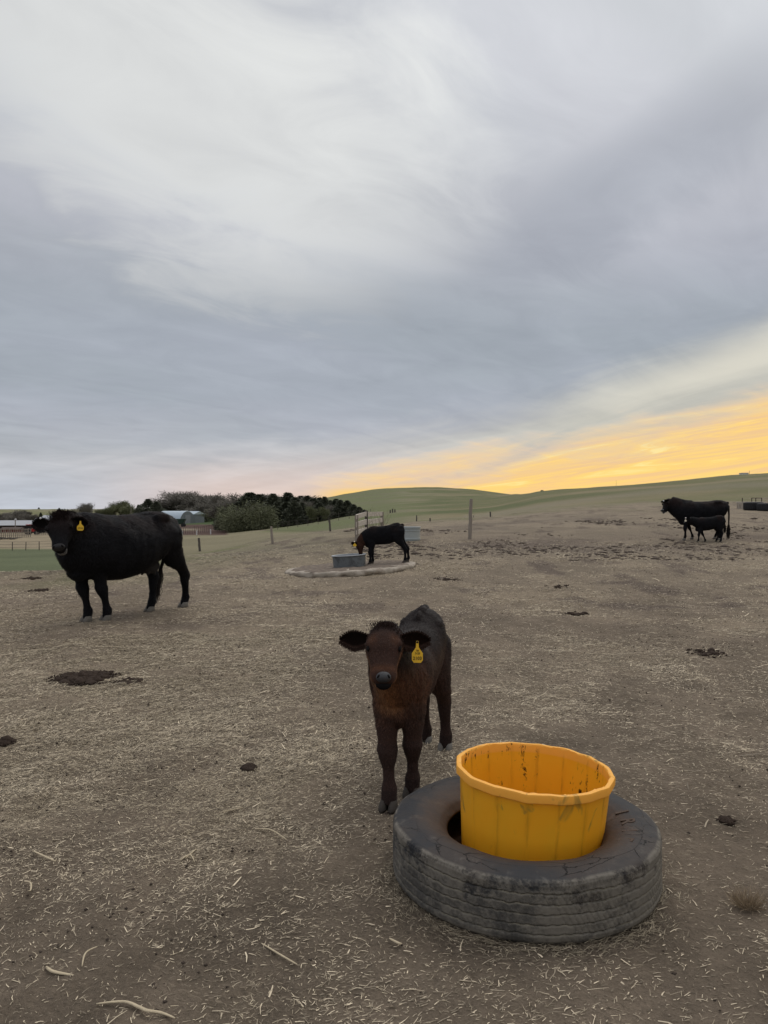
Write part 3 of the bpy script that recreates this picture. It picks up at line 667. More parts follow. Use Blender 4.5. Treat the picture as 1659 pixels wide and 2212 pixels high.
# ------------------------------------------------------------------ truck tyre in the foreground
def dense(pts, step):
    out = []
    for a, b in zip(pts[:-1], pts[1:]):
        k = max(1, int(math.dist(a, b) / step))
        for t in range(k): out.append((a[0] + (b[0] - a[0]) * t / k, a[1] + (b[1] - a[1]) * t / k))
    out.append(pts[-1]); return out
prof = dense([(.293, .158), (.300, .170)], .006)[:-1] + dense([(.300, .170), (.318, .188), (.345, .205), (.380, .219), (.415, .225), (.445, .222), (.470, .218), (.488, .214), (.499, .207)], .008)[:-1]
prof += dense([(.499, .207), (.5045, .197), (.5055, .03), (.502, .018)], .0024)[:-1]
prof += dense([(.502, .018), (.49, .004), (.44, -.012), (.37, -.012), (.30, .012), (.292, .03), (.30, .045), (.38, .03), (.45, .05), (.468, .11), (.45, .17), (.38, .185), (.305, .15)], .02)[:-1]
GR = [.170, .137, .104, .071, .040]
def tyre_r(R, Z, T):
    g = np.zeros_like(R)
    tri = np.abs(((T * 80 / (2 * math.pi)) % 1) * 2 - 1) - .5
    wear = .55 + .6 * vnoise(T * 4, Z * 20, 3)
    for gzz in GR:
        dd = np.abs(Z - (gzz + (tri * .0028 + (vnoise(T * 14, Z * 0 + gzz * 90, 18) - .5) * .006))); g = np.maximum(g, 1 - np.clip((dd - .0014) / .0018, 0, 1))
    g = g * (R > .49)
    sip = ((np.abs(((T * 160 / (2 * math.pi) + Z * 30) % 1) - .5) < .10) & (R > .4975) & (Z > .03) & (Z < .175)) * (vnoise(T * 5, Z * 12, 8) > .5)
    sh = ((np.abs(((T * 260 / (2 * math.pi)) % 1) - .5) < .2) & (Z > .182) & (Z < .204) & (R > .488)) * (vnoise(T * 3, Z * 0, 5) > .35)
    R2 = R - g * .009 * wear - sip * .0022 * (1 - g) - sh * .0022
    out = (R > .3) ; R2 = R2 + out * (vnoise(T * 9, Z * 25, 12) - .5) * .003
    Z2 = Z + (R > .31) * (Z > .15) * (vnoise(np.cos(T) * 3 + R * 8, np.sin(T) * 3, 14) - .5) * .012
    Z2 = Z2 - .0022 * np.exp(-((R - .472) / .0022) ** 2) - .0020 * np.exp(-((R - .459) / .002) ** 2) + .0018 * np.exp(-((R - .325) / .004) ** 2)
    tyre_r.g = g; return R2, Z2
V, Fq, *_ = lathe(prof, 960, tyre_r, closed=True)
tyre = empty('truck_tyre', (TYRE.x, TYRE.y, .004), 0, label='worn black truck tyre lying flat round the yellow tub', cat='tyre')
tb = link('tread_and_sidewall', npmesh('tyre', V, Fq[:, ::-1], None, True, {'groove': tyre_r.g.ravel()}), M_tyre, tyre)
# worn raised letters on the right of the sidewall
def text_mesh(s, size, depth):
    c = bpy.data.curves.new('lettering', 'FONT'); c.body = s; c.size = size; c.extrude = depth; c.align_x = 'CENTER'; c.align_y = 'CENTER'; c.resolution_u = 3; c.offset = size * .022
    o = bpy.data.objects.new('tmp', c); col.objects.link(o); bpy.context.view_layer.update()
    me = bpy.data.meshes.new_from_object(o.evaluated_get(bpy.context.evaluated_depsgraph_get())); me.name = 'lettering'
    bpy.data.objects.remove(o); me.materials.clear(); return me
for i, ch in enumerate('IEIRI'):
    a = math.radians(-46 + i * 12.5); me = text_mesh(ch, .075, .0016)
    o = link('raised_letter', me, M_tyre, tyre); rr_l = .39
    o.location = (rr_l * math.cos(a), rr_l * math.sin(a), .2195); o.rotation_euler = (.19, 0, a - math.pi / 2)

# ------------------------------------------------------------------ yellow-orange tub standing in the tyre
NB = 16; SEG = NB * 12
wall = dense([(.262, .006), (.289, .365)], .02)
rim = [(.290, .3655), (.302, .367), (.3055, .370), (.3060, .394), (.304, .399), (.299, .4005), (.290, .4005), (.2865, .398), (.2855, .394)]
inner = dense([(.2845, .365), (.2565, .012)], .02)
bp = [(0.001, .006)] + wall + rim + inner + [(0.001, .012)]
bseam = {}
def buck(R, Z, T):
    ph = (T * NB / (2 * math.pi)) % 1; pc = np.abs(ph - .5) * 2           # 1 at the corners of the panels
    poly = np.cos(math.pi / NB) / np.cos((ph - .5) * 2 * math.pi / NB)
    rimz = (Z > .3652) & (R > .2852)
    wob = (vnoise(T * 7, Z * 0, 30) - .5)
    k = np.where(rimz, .8, .35); R2 = R * (1 + (poly * 1.006 - 1) * k)
    wallz = (Z > .02) & (Z < .3652)
    seam = np.clip((pc - .93) / .07, 0, 1); rib = sstep(pc, .80, .86) * 1.0
    R2 = R2 + wallz * (rib * .0022 - seam * .0035)
    Z2 = Z + rimz * (wob * .004 + (R < .29) * (vnoise(T * 22, Z * 0, 31) - .5) * .008)
    R2 = R2 + (Z > .1) * np.sin(2 * T + .5) * .004
    bseam['s'] = np.clip(seam + rib * .25, 0, 1) * wallz; return R2, Z2
V, Fq, R, Z, T = lathe(bp, SEG, buck)
idx = np.arange(len(bp))[:, None] + np.zeros((1, SEG)); ins = (idx > len(wall) + len(rim) - 2).astype(float)
tub_y = empty('feed_tub', (.568, 2.905, gz1(.57, 2.9) + .004), 0, label='bright yellow-orange plastic feed tub standing inside the tyre', cat='tub')
tub_y.rotation_euler = (math.radians(.6), math.radians(2.8), .13)
b_o = link('tub_body', npmesh('tub_body', V, Fq, None, True, {'inside': ins.ravel(), 'seam': bseam['s'].ravel()}), M_bucket, tub_y)
m = b_o.modifiers.new('e', 'EDGE_SPLIT'); m.split_angle = math.radians(32)
mb = MB()
for i in range(60):
    a = random.uniform(0, 6.28); q = random.random() ** .5 * .23; mb.ell((math.cos(a) * q, math.sin(a) * q, .015), (.03, .025, .008), 6, 4)
mb.build('feed_crumbs', M_dung, tub_y, True)['kind'] = 'stuff'

# ------------------------------------------------------------------ concrete pad, grey tub, stock tank
pad_c = Vector((-.76, 16.85, .178)); tiltv = math.atan(.06)
def pad_z(x): return .178 + .06 * (x + .76)
PADR = 1.47
def padr(R, Z, T):
    R2 = R + (R > 1.0) * ((vnoise(T * 9, Z * 30, 61) - .5) * .07 + (vnoise(T * 30, Z * 60, 62) - .5) * .035)
    return R2, Z + (R > .2) * (vnoise(R * 5 * np.cos(T), R * 5 * np.sin(T), 64) - .5) * .018
V, Fq, R, Z, T = lathe([(.001, 0), (.5, .0), (1.0, .0), (1.25, 0), (1.36, -.002), (1.42, -.006), (1.46, -.02), (1.475, -.05), (1.47, -.09), (1.44, -.14), (1.2, -.15)], 260, padr)
pad = empty('concrete_pad', pad_c, 0, label='low round concrete pad with chipped pale rim under the grey tub', cat='concrete pad'); pad.rotation_euler = (0, -tiltv, 0)
link('pad_rim', npmesh('pad', V, Fq, None, False), M_conc, pad)
V, Fq, R, Z, T = lathe([(.001, .012), (.4, .014), (.8, .013), (1.2, .010), (1.36, .004), (1.395, -.01)], 160, lambda R, Z, T: (R + (R > 1.3) * (vnoise(T * 6, Z * 0, 71) - .5) * .14, Z + (vnoise(R * 9 * np.cos(T), R * 9 * np.sin(T), 74) - .5) * .03))
link('soil_cover', npmesh('soil_cover', V, Fq, None, True), M_soil, pad)

def tub_round(name, c, R0, H, matb, matr, ribs, water, lab, cat, taper=0.97):
    t = empty(name, c, 0, label=lab, cat=cat)
    pr = dense([(R0 * taper * .985, 0), (R0 * .985, H - .05), (R0, H - .02)], .012)
    def rf(R, Z, T):
        g = np.zeros_like(R)
        for zz, h in ribs: g = g + np.exp(-((Z - zz * H) / h) ** 2)
        return R + g * .022, Z
    V, Fq, *_ = lathe([(.001, .0)] + pr, 96, rf); link('tub_wall', npmesh('w', V, Fq, None, True), matb, t)
    V, Fq, *_ = lathe([(R0 * .995, H - .021), (R0 + .015, H - .02), (R0 + .02, H - .006), (R0 + .01, H), (R0 - .03, H), (R0 - .035, H - .01), (R0 - .033, H - .05), (R0 * .95 - .02, .02)], 96)
    link('rim', npmesh('r', V, Fq, None, True), matr, t)
    V, Fq, *_ = lathe([(.001, H * water), (R0 - .034, H * water)], 64); link('water', npmesh('wt', V, Fq), M_water, t)
    return t
tub_round('drinking_tub', (-.77, 16.58, pad_z(-.77) - .002), .375, .272, M_tub, M_tubrim, [], .72, 'dull grey round tub on the pad that the calf drinks from', 'tub').rotation_euler = (0, -tiltv, 0)
tk = at(876, 1169.5); tk = Vector((tk.x, tk.y + .5, gz1(tk.x, tk.y + .5) - .03))
tub_round('stock_tank', tk, .5, .48, M_galv, M_galv, [(.93, .012), (.84, .010), (.75, .010), (.12, .010), (.20, .010)], .8, 'pale galvanised ribbed stock tank behind the drinking calf', 'water tank', 1.0)

# ------------------------------------------------------------------ fence posts and the board panel
def post(px, py, top, wpx, lab, material, lean=0.0, name='fence_post', group='old fence posts'):
    c = at(px, py); s = c.y / F; h = (py - top) * s; r = wpx * s / 2
    mb = MB(); pts = []; n = 7
    for i in range(n):
        t = i / (n - 1); pts.append((lean * h * t + random.uniform(-.15, .15) * r, random.uniform(-.15, .15) * r, -.1 + (h + .1) * t))
    mb.tube(pts, [r * (1.12 - .18 * i / (n - 1)) * random.uniform(.93, 1.06) for i in range(n)], 9)
    o = mb.build(name, material, None, False); o.location = c; tag(o, lab, 'fence post', group); return o
post(1015, 1165, 1078, 7.4, 'tallest pale wooden post standing alone between the tank and right cow', M_wood, .03)
post(590, 1175, 1137, 5.5, 'pale thin wooden post right of the willow clump', M_wood, -.12)
post(432, 1191, 1162, 5, 'dark crooked wooden post just right of the large black cow', M_wooddark, -.10)
post(714, 1148, 1123, 4, 'leaning grey post left of the board panel', M_wooddark, -.10)
post(1060, 1116, 1105.5, 3.4, 'short grey post leaning behind the tallest post', M_wooddark, -.1)
post(929, 1126, 1119, 3, 'short black post left of the tallest post', M_wooddark, 0)
post(900, 1126, 1113, 2.6, 'thin dark post right above the stock tank', M_wooddark, 0)
post(1023, 1118, 1113, 2, 'tiny stub of a post behind the tallest post', M_wood, 0)

pn = empty('board_panel', (-.62, 26.0, gz1(-.62, 26.0)), 0, label='broken weathered panel of boards nailed to posts behind the drinking calf', cat='fence panel')
pa, pb, pc = (Vector((-.905, 24.5, 0)), Vector((-.62, 26.0, 0)), Vector((-.075, 28.0, 0)))
base = pn.location.copy()
for q, top in ((pa, 1.30), (pb, 1.45), (pc, 1.40)):
    zb = gz1(q.x, q.y); mb = MB(); mb.box((q.x - base.x, q.y - base.y, (zb - .1 + top) / 2 - base.z), (.115, .115, top - zb + .1), None, .006); mb.build('post', M_wood if q is not pb else M_wooddark, pn)
def board(a, b, z0, z1, hgt, off):
    dv = Vector((b.x - a.x, b.y - a.y, z1 - z0)); L = dv.length; mid = Vector(((a.x + b.x) / 2, (a.y + b.y) / 2 , (z0 + z1) / 2)) - base + Vector((0, off, 0))
    mb = MB(); mb.box((0, 0, 0), (L + .12, .03, hgt), None, .006); o = mb.build('board', M_woodh, pn); o.location = mid; o.rotation_euler = dv.to_track_quat('X', 'Z').to_euler()
for (z0, z1, z2, h) in ((1.24, 1.34, 1.36, .15), (.98, 1.06, 1.12, .17), (.72, .80, .80, .13)):
    board(pa, pb, z0, z1, h, -.08)
    if z2: board(pb, pc, z1 - .02, z2 - .02, h, -.08)
n = 60; P = np.stack([rng.uniform(-.3, .75, n), rng.uniform(0, 2, n), np.zeros(n)], 1)
P[:, 2] = gz(P[:, 0] + base.x, P[:, 1] + base.y) - base.z
V, Fc, C = ribbons(P, np.stack([rng.normal(0, .25, n), rng.normal(0, .25, n), np.ones(n)], 1), np.tile([[0, 1., 0]], (n, 1)), rng.uniform(.3, 1.15, n), np.full(n, .007), rng.normal(0, .08, n), np.tile([[.20, .17, .115]], (n, 1)))
o = link('dead_weeds', npmesh('weeds', V, Fc, C), M_straw); o.location = base; tag(o, 'thin dead weed stems growing up behind the board panel', 'weeds', kind='stuff')

# ------------------------------------------------------------------ cattle
def remeshed(mb, voxel, iters=5):
    me = mb.mesh('body'); o = bpy.data.objects.new('tmp', me); col.objects.link(o)
    r = o.modifiers.new('r', 'REMESH'); r.mode = 'VOXEL'; r.voxel_size = voxel
    s = o.modifiers.new('s', 'SMOOTH'); s.factor = .5; s.iterations = iters
    bpy.context.view_layer.update()
    m2 = bpy.data.meshes.new_from_object(o.evaluated_get(bpy.context.evaluated_depsgraph_get()))
    bpy.data.objects.remove(o); m2.polygons.foreach_set('use_smooth', np.ones(len(m2.polygons), bool)); return m2
nrm = lambda v: np.asarray(v, float) / (np.linalg.norm(v) + 1e-9)

COW_T = [(-.60, .90, .70, .09), (-.555, .96, .62, .17), (-.46, .99, .54, .235), (-.34, .99, .46, .265), (-.18, .965, .385, .295), (0, .955, .355, .31), (.16, .955, .36, .30), (.28, .975, .375, .275), (.40, .985, .395, .245), (.49, .965, .43, .205), (.56, .90, .50, .155), (.60, .82, .58, .09)]
CALF_T = [(-.545, .93, .74, .06), (-.50, .995, .68, .13), (-.42, 1.045, .60, .165), (-.30, 1.03, .545, .178), (-.15, .98, .50, .182), (0, .955, .46, .185), (.15, .945, .44, .180), (.28, .955, .44, .195), (.38, .94, .455, .195), (.46, .88, .49, .170), (.51, .80, .56, .10)]

def bovine(name, label, cat, base, yaw, H, T, hooves, poll, nose, calf, legk=1.0, fur=20000, furlen=.018, voxel=.012,
           colf=None, up_hint=None, headk=1.0, ears=None, tags=(), jaw_open=0.0, tailpts=None, hoofmat=None, group=None, belly=1.0, lenk=1.0, tw=1.0, neckk=1.0, spine=False, tuft_n=0, lean_top=(0, 0), nosemat=None, hl=None):
    """hooves, poll, nose in world space: LF RF LH RH"""
    Rm = np.array(Matrix.Rotation(yaw, 3, 'Z')); Bs = np.array(base)
    loc = lambda p: Rm.T @ (np.asarray(p, float) - Bs)
    dirl = lambda v: Rm.T @ np.asarray(v, float)
    root = empty(name, base, yaw, label=label, cat=cat, group=group)
    mb = MB(); ex, ey, ez = np.eye(3)
    for_h = [loc(h) for h in hooves]
    # trunk
    T = [(x * lenk, zt, zb, hw) for x, zt, zb, hw in T]
    secs = []
    for x, zt, zb, hw in T:
        c = np.array((x * H, lean_top[0] * x * H, (zt * .54 + zb * .46) * H)); zb2 = zb if zb > .5 else .5 - (.5 - zb) * belly
        secs.append((c, ey * hw * H * tw, ez * (zt * H - c[2]), ez * (c[2] - zb2 * H)))
    mb.loft(secs, 28)
    fx, hx = (.36, -.45) if calf else (.365, -.47)
    fx *= lenk; hx *= lenk
    fw, hw_ = (.088, .095) if calf else (.13, .15)
    k = legk * H
    for i, P in enumerate(for_h):
        side = 1 if i % 2 == 0 else -1
        if i < 2:
            Tp = np.array((fx * H, side * fw * H, .66 * H)); 
            def at_(z, off=0, oy=0):
                f = np.clip((.60 - z) / .55, 0, 1); f = f ** .9
                return np.array((Tp[0] + (P[0] - .022 * H - Tp[0]) * f + off * H, Tp[1] + (P[1] - Tp[1]) * f + oy * side * H, P[2] + z * H))
            S = [(at_(.78, -.02, -.01), .10, .045), (at_(.66, .01), .13, .075), (at_(.56), .115, .075), (at_(.48, -.005), .085, .062), (at_(.40), .060, .050), (at_(.345, .004), .048, .044), (at_(.30, .010), .056, .050), (at_(.255, .008), .044, .041), (at_(.20), .029, .027), (at_(.14), .028, .027), (at_(.10, -.002), .040, .037), (at_(.07, .006), .037, .036), (at_(.04, .016), .036, .036), (at_(.022, .02), .034, .034)]
        else:
            Tp = np.array((hx * H, side * hw_ * H, .80 * H)); hk = np.array((P[0] + (Tp[0] - P[0]) * .25 - .055 * H, P[1] + (Tp[1] - P[1]) * .3))
            st = np.array((Tp[0] + .13 * H + (P[0] - Tp[0]) * .35, Tp[1] + (P[1] - Tp[1]) * .2))
            def pt(xy, z): return np.array((xy[0], xy[1], P[2] + z * H))
            mid = (hk + st) / 2; pf = np.array((P[0] - .022 * H, P[1]))
            S = [(pt(Tp[:2] + [.02 * H, -side * .03 * H], .92), .13, .05), (pt(Tp[:2] + [.02 * H, 0], .80), .165, .095), (pt((Tp[:2] + st) / 2, .68), .165, .10), (pt(st * .75 + mid * .25 - [.02 * H, 0], .57), .135, .085), (pt(mid, .46), .100, .062), (pt(hk * .75 + mid * .25, .385), .060, .042), (pt(hk, .33), .056, .040), (pt(hk + (pf - hk) * .15 + [.008 * H, 0], .28), .042, .036), (pt(hk + (pf - hk) * .5, .20), .031, .029), (pt(hk + (pf - hk) * .8, .14), .031, .029), (pt(pf - [.004 * H, 0], .10), .040, .037), (pt(pf + [.006 * H, 0], .07), .037, .036), (pt(pf + [.018 * H, 0], .04), .036, .036), (pt(pf + [.02 * H, 0], .022), .034, .034)]
        z0 = None; out = []
        for c, ra, rb in S:
            zr = (c[2] - P[2]) / H; kk = legk if zr < .42 else 1 + (legk - 1) * max(0, (.6 - zr) / .18)
            out.append((c, ex * ra * H * kk, ey * rb * H * kk))
        mb.loft(out, 14)
        # cloven hoof
        hm = MB()
        for s2 in (-1, 1):
            hc = P + ey * s2 * .0195 * k; hm.loft([(hc + (-.004 * k, 0, .050 * H), ex * .026 * k, ey * .016 * k), (hc + (.004 * k, s2 * .002, .028 * H), ex * .036 * k, ey * .019 * k), (hc + (.010 * k, s2 * .003, .006 * H), ex * .044 * k, ey * .0195 * k), (hc + (.010 * k, s2 * .003, -.004), ex * .044 * k, ey * .0185 * k)], 12)
        hm.build('hoof', hoofmat[i] if isinstance(hoofmat, (list, tuple)) else (hoofmat or M_hoof), root, True)
    # bony points of hip, shoulder muscle, brisket
    for s in (-1, 1):
        mb.ell((T[2][0] * H + .10 * H, s * (.095 if calf else .165) * H * tw, (.94 if calf else .93) * H), (.10 * H, .055 * H, .045 * H))
        mb.ell(((-.51 if calf else -.56) * H * lenk, s * (.07 if calf else .10) * H, (.90 if calf else .86) * H), (.05 * H, .045 * H, .07 * H))
        mb.ell((.36 * H * lenk, s * (.10 if calf else .15) * H, .68 * H), (.13 * H, (.07 if calf else .09) * H, .19 * H), rot=np.array(Matrix.Rotation(math.radians(-18), 3, 'Y')))
    if spine:
        for x_, z_ in ((-.48, 1.0), (-.42, 1.03), (-.34, 1.035), (-.24, 1.01)): mb.ell((x_ * H, 0, (z_ - .02) * H), (.09 * H, .030 * H, .055 * H))
    mb.ell((.43 * H * lenk, 0, (.50 if calf else .50) * H), (.10 * H, (.085 if calf else .13) * H, (.10 if calf else .13) * H))
    # head frame
    p0, p1 = loc(poll), loc(nose); a = nrm(p1 - p0); LH = np.linalg.norm(p1 - p0) if hl is None else hl
    uh = dirl(up_hint) if up_hint is not None else np.array((.3, 0, 1.0)); nn = nrm(uh - a * (uh @ a)); s_ = np.cross(nn, a)
    HS = [(-.16, .07, .02, -.10, .0), (-.10, .145, .085, .15, 0), (.0, .205, .125, .21, 0), (.13, .250, .150, .29, 0), (.27, .270, .155, .35, 0), (.38, .262, .148, .355, 0), (.50, .222, .125, .32, 0), (.63, .178, .108, .255, 0), (.75, .158, .10, .205, 0), (.86, .160, .10, .175, 0), (.95, .155, .088, .145, 0), (1.01, .125, .06, .11, 0), (1.04, .07, .02, .06, 0)]
    if calf: HS = [(t, wd * (1.06 + .22 * max(0, min(1, (t - .35) / .4))), up * 1.12 if t < .5 else up, dn * .92, q) for t, wd, up, dn, q in HS]
    hsec = []
    for t, wd, up, dn, _ in HS:
        c = p0 + a * t * LH; dn = abs(dn)
        if jaw_open and t > .7: dn *= .62
        hsec.append((c, s_ * wd * LH * headk, nn * up * LH * headk, nn * dn * LH * headk))
    mb.loft(hsec, 20)
    for s in (-1, 1):
        mb.ell(p0 + a * .30 * LH + s_ * s * .235 * LH * headk + nn * .105 * LH, np.array((.085, .05, .05)) * LH, rot=np.stack([a, s_, nn], 1))
        mb.ell(p0 + a * .40 * LH + s_ * s * .17 * LH * headk - nn * .20 * LH, np.array((.17, .075, .13)) * LH, rot=np.stack([a, s_, nn], 1))
    if jaw_open:
        ja = nrm(a - nn * jaw_open); j0 = p0 + a * .50 * LH - nn * .20 * LH
        mb.loft([(j0, s_ * .13 * LH, nn * .09 * LH), (j0 + ja * .22 * LH, s_ * .105 * LH, nn * .055 * LH), (j0 + ja * .40 * LH, s_ * .11 * LH, nn * .042 * LH), (j0 + ja * .49 * LH, s_ * .095 * LH, nn * .036 * LH), (j0 + ja * .52 * LH, s_ * .05 * LH, nn * .02 * LH)], 14)
    # neck
    n0 = np.array((.30 * H * lenk, 0, (.70 if calf else .70) * H)); n3 = p0 + a * .10 * LH - nn * .10 * LH; n1 = n0 + np.array((.17 * H, 0, .04 * H)) ; n2 = n3 - nrm(n3 - n0) * .12 * H * .8
    prev = n0; path = []
    for i in range(9):
        t = i / 8; path.append((1 - t) ** 3 * n0 + 3 * (1 - t) ** 2 * t * n1 + 3 * (1 - t) * t * t * n2 + t ** 3 * n3)
    nsec = []
    for i, p in enumerate(path):
        t = i / 8; tg = nrm(path[min(i + 1, 8)] - path[max(i - 1, 0)]); upv = nrm(ez - tg * (ez @ tg) + 1e-4 * ex); sd = np.cross(upv, tg)
        rv = ((.235 if calf else .245) * (1 - t) + (.125 if calf else .135) * t) * H * neckk; rw = ((.165 if calf else .175) * (1 - t) + (.095 if calf else .11) * t) * H * neckk
        nsec.append((p, sd * rw, upv * rv))
    mb.loft(nsec, 18)
    # tail head
    mb.ell(((-.53 if calf else -.585) * H * lenk, 0, (.98 if calf else .92) * H), (.06 * H, .032 * H, .035 * H))
    me = remeshed(mb, voxel)
    V = np.empty(len(me.vertices) * 3, np.float32); me.vertices.foreach_get('co', V); V = V.reshape(-1, 3).astype(float)
    # skin folds and muscle relief
    Nn = np.empty(len(me.vertices) * 3, np.float32); me.vertices.foreach_get('normal', Nn); Nn = Nn.reshape(-1, 3).astype(float)
    rel = (fbm(V[:, 0] * 9 / H + V[:, 1] * 3, V[:, 2] * 9 / H, 201, 4) - .5) * .022 * H * (np.abs(Nn[:, 1]) > .2) * (V[:, 2] > .45 * H)
    if not calf:
        ax_n = np.abs(Nn[:, 1]); Xh, Zh = V[:, 0] / H, V[:, 2] / H
        g_ = lambda cx, cz, rx, rz: np.exp(-((Xh - cx) / rx) ** 2 - ((Zh - cz) / rz) ** 2)
        rel = rel * 1.5 + ax_n * H * (-.034 * g_(-.27, .86, .07, .06) - .026 * g_(.20, .70, .05, .16) - .018 * g_(-.52, .80, .04, .05) + .016 * g_(.33, .62, .07, .09) + .014 * g_(-.43, .70, .09, .12) - .016 * g_(-.30, .58, .05, .10))
        rel = rel + ax_n * H * .006 * np.sin(Xh * 75 + Zh * 6) * g_(0, .68, .16, .14)
    hd = sstep(np.linalg.norm(V - (p0 + a * .5 * LH), axis=1), .75 * LH, 1.1 * LH); V2 = V + Nn * (rel * hd)[:, None]
    me.vertices.foreach_set('co', V2.astype(np.float32).ravel()); me.update()
    info = dict(p0=p0, a=a, nn=nn, s=s_, LH=LH, H=H, T=T)
    C = colf(V, info) if colf else np.tile([[.012, .011, .012]], (len(V), 1))
    ca = me.color_attributes.new('Col', 'FLOAT_COLOR', 'POINT'); c4 = np.ones((len(V), 4), np.float32); c4[:, :3] = C; ca.data.foreach_set('color', c4.ravel())
    body = link('body', me, M_fur, root)
    # coat of short hairs
    me.calc_loop_triangles(); nt = len(me.loop_triangles); tri = np.empty(nt * 3, np.int32); me.loop_triangles.foreach_get('vertices', tri); tri = tri.reshape(-1, 3)
    A3 = V2[tri]; ar = np.linalg.norm(np.cross(A3[:, 1] - A3[:, 0], A3[:, 2] - A3[:, 0]), axis=1) / 2; pk = rng.choice(nt, fur, p=ar / ar.sum())
    b1 = rng.random((fur, 1)); b2 = rng.random((fur, 1)); fl = (b1 + b2) > 1; b1 = np.where(fl, 1 - b1, b1); b2 = np.where(fl, 1 - b2, b2)
    Pp = A3[pk, 0] * (1 - b1 - b2) + A3[pk, 1] * b1 + A3[pk, 2] * b2; Np = Nn[tri[pk, 0]]; Cp = C[tri[pk, 0]]
    flow = np.tile([[-.75, 0, -.75]], (fur, 1)); leg = Pp[:, 2] < .42 * H; flow[leg] = (-.1, 0, -1)
    th = (Pp - p0) @ a; onh = (np.linalg.norm(Pp - (p0 + np.clip(th, 0, LH)[:, None] * a), axis=1) < .33 * LH) & (th > -.1 * LH); flow[onh] = a - .2 * nn
    chest = (Pp[:, 0] > .40 * H) & ~onh; flow[chest] = (0.05, 0, -1)
    swirl = np.stack([fbm(Pp[:, 0] * 12, Pp[:, 2] * 12, 301, 2) - .5, fbm(Pp[:, 0] * 12, Pp[:, 2] * 12, 302, 2) - .5, fbm(Pp[:, 0] * 12, Pp[:, 2] * 12, 303, 2) - .5], 1)
    flow = flow + swirl * 1.6 + rng.normal(0, .22, (fur, 3)); flow -= Np * np.sum(flow * Np, 1, keepdims=True); flow /= np.linalg.norm(flow, axis=1, keepdims=True) + 1e-6
    Dp = flow + Np * rng.uniform(.12, .55, (fur, 1)); Ln = furlen * rng.uniform(.5, 1.3, fur) * np.where(onh, .55, 1) * np.where(leg, .6, 1)
    nosep = th > .86 * LH; kp = ~(onh & nosep); tone = rng.uniform(.45, 2.0, (fur, 1))
    Vh, Fh, Ch = ribbons((Pp - Np * .001)[kp], Dp[kp], Np[kp], Ln[kp], Ln[kp] * .10 + .0006, rng.normal(0, .06, kp.sum()), (Cp * tone)[kp])
    if tuft_n:
        th2 = rng.uniform(-.12, .22, tuft_n); sd = rng.normal(0, .11, tuft_n); Pt = p0 + a * (th2 * LH)[:, None] + s_ * (sd * LH)[:, None] + nn * (.10 * LH * (1 - 4 * sd[:, None] ** 2) * headk)
        Dt = a * rng.normal(-.25, .6, (tuft_n, 1)) + s_ * rng.normal(0, .6, (tuft_n, 1)) + nn * rng.uniform(.2, .9, (tuft_n, 1)) + dirl((0, 0, .45)); Lt = rng.uniform(.5, 1.5, tuft_n) * LH * (.055 if calf else .09)
        C0 = C[np.argmin(np.linalg.norm(V - p0, axis=1))]
        Vt, Ft, Ct = ribbons(Pt, Dt, np.tile(nrm(nn + .1), (tuft_n, 1)), Lt, Lt * .08 + .0007, rng.normal(0, .15, tuft_n), C0 * rng.uniform(.7, 1.7, (tuft_n, 1)))
        o = link('poll_tuft', npmesh('poll_tuft', Vt, Ft, Ct), M_hair, root); o['kind'] = 'stuff'
    o = link('coat', npmesh('coat', Vh, Fh, Ch), M_hair, root); o['kind'] = 'stuff'
    # nose pad, nostrils, lips, eyes
    Rh = np.stack([a, s_, nn], 1); nm = nosemat or M_noseskin
    q = MB(); kk = LH * headk
    tilt_n = .80
    kk0 = kk; kk = kk * (.80 if calf else .92)
    q.loft([(p0 + a * .865 * LH + nn * .075 * kk0, s_ * .085 * kk, nn * .040 * kk), (p0 + a * .93 * LH + nn * .068 * kk0, s_ * .140 * kk, nn * .062 * kk), (p0 + a * .985 * LH + nn * .062 * kk0, s_ * .145 * kk, nn * .060 * kk), (p0 + a * 1.015 * LH + nn * .050 * kk0, s_ * .122 * kk, nn * .050 * kk), (p0 + a * 1.04 * LH + nn * .036 * kk0, s_ * .07 * kk, nn * .028 * kk)], 20)
    mz = q.build('nose', nm, root, True); mz.modifiers.new('sub', 'SUBSURF').levels = 1
    for s in (-1, 1):
        q = MB(); Rn = np.array(Matrix.Rotation(s * .55, 3, Vector(nn)).to_3x3()) @ Rh
        q.ell(p0 + a * .965 * LH + s_ * s * .092 * kk + nn * (.056 * kk0 + .050 * kk), np.array((.046, .022, .022)) * kk, 10, 6, rot=Rn); q.build('nostril', M_void, mz, True)
        q = MB(); ke = kk0; ec = p0 + a * (.41 if calf else .36) * LH + s_ * s * .240 * ke + nn * .085 * ke; q.ell(ec, np.array((.044, .028, .030)) * ke, 14, 8, rot=Rh); q.build('eye', M_eye, root, True)
        q = MB(); q.loft([(ec + a * t2 * kk + nn * (.034 - abs(t2) * .3) * kk + s_ * s * .004 * kk, s_ * s * .022 * kk, nn * .008 * kk) for t2 in (-.05, -.025, 0, .025, .05)], 8)
        q.build('eyelid', M_void, root, True)
    kk = kk0; q = MB()
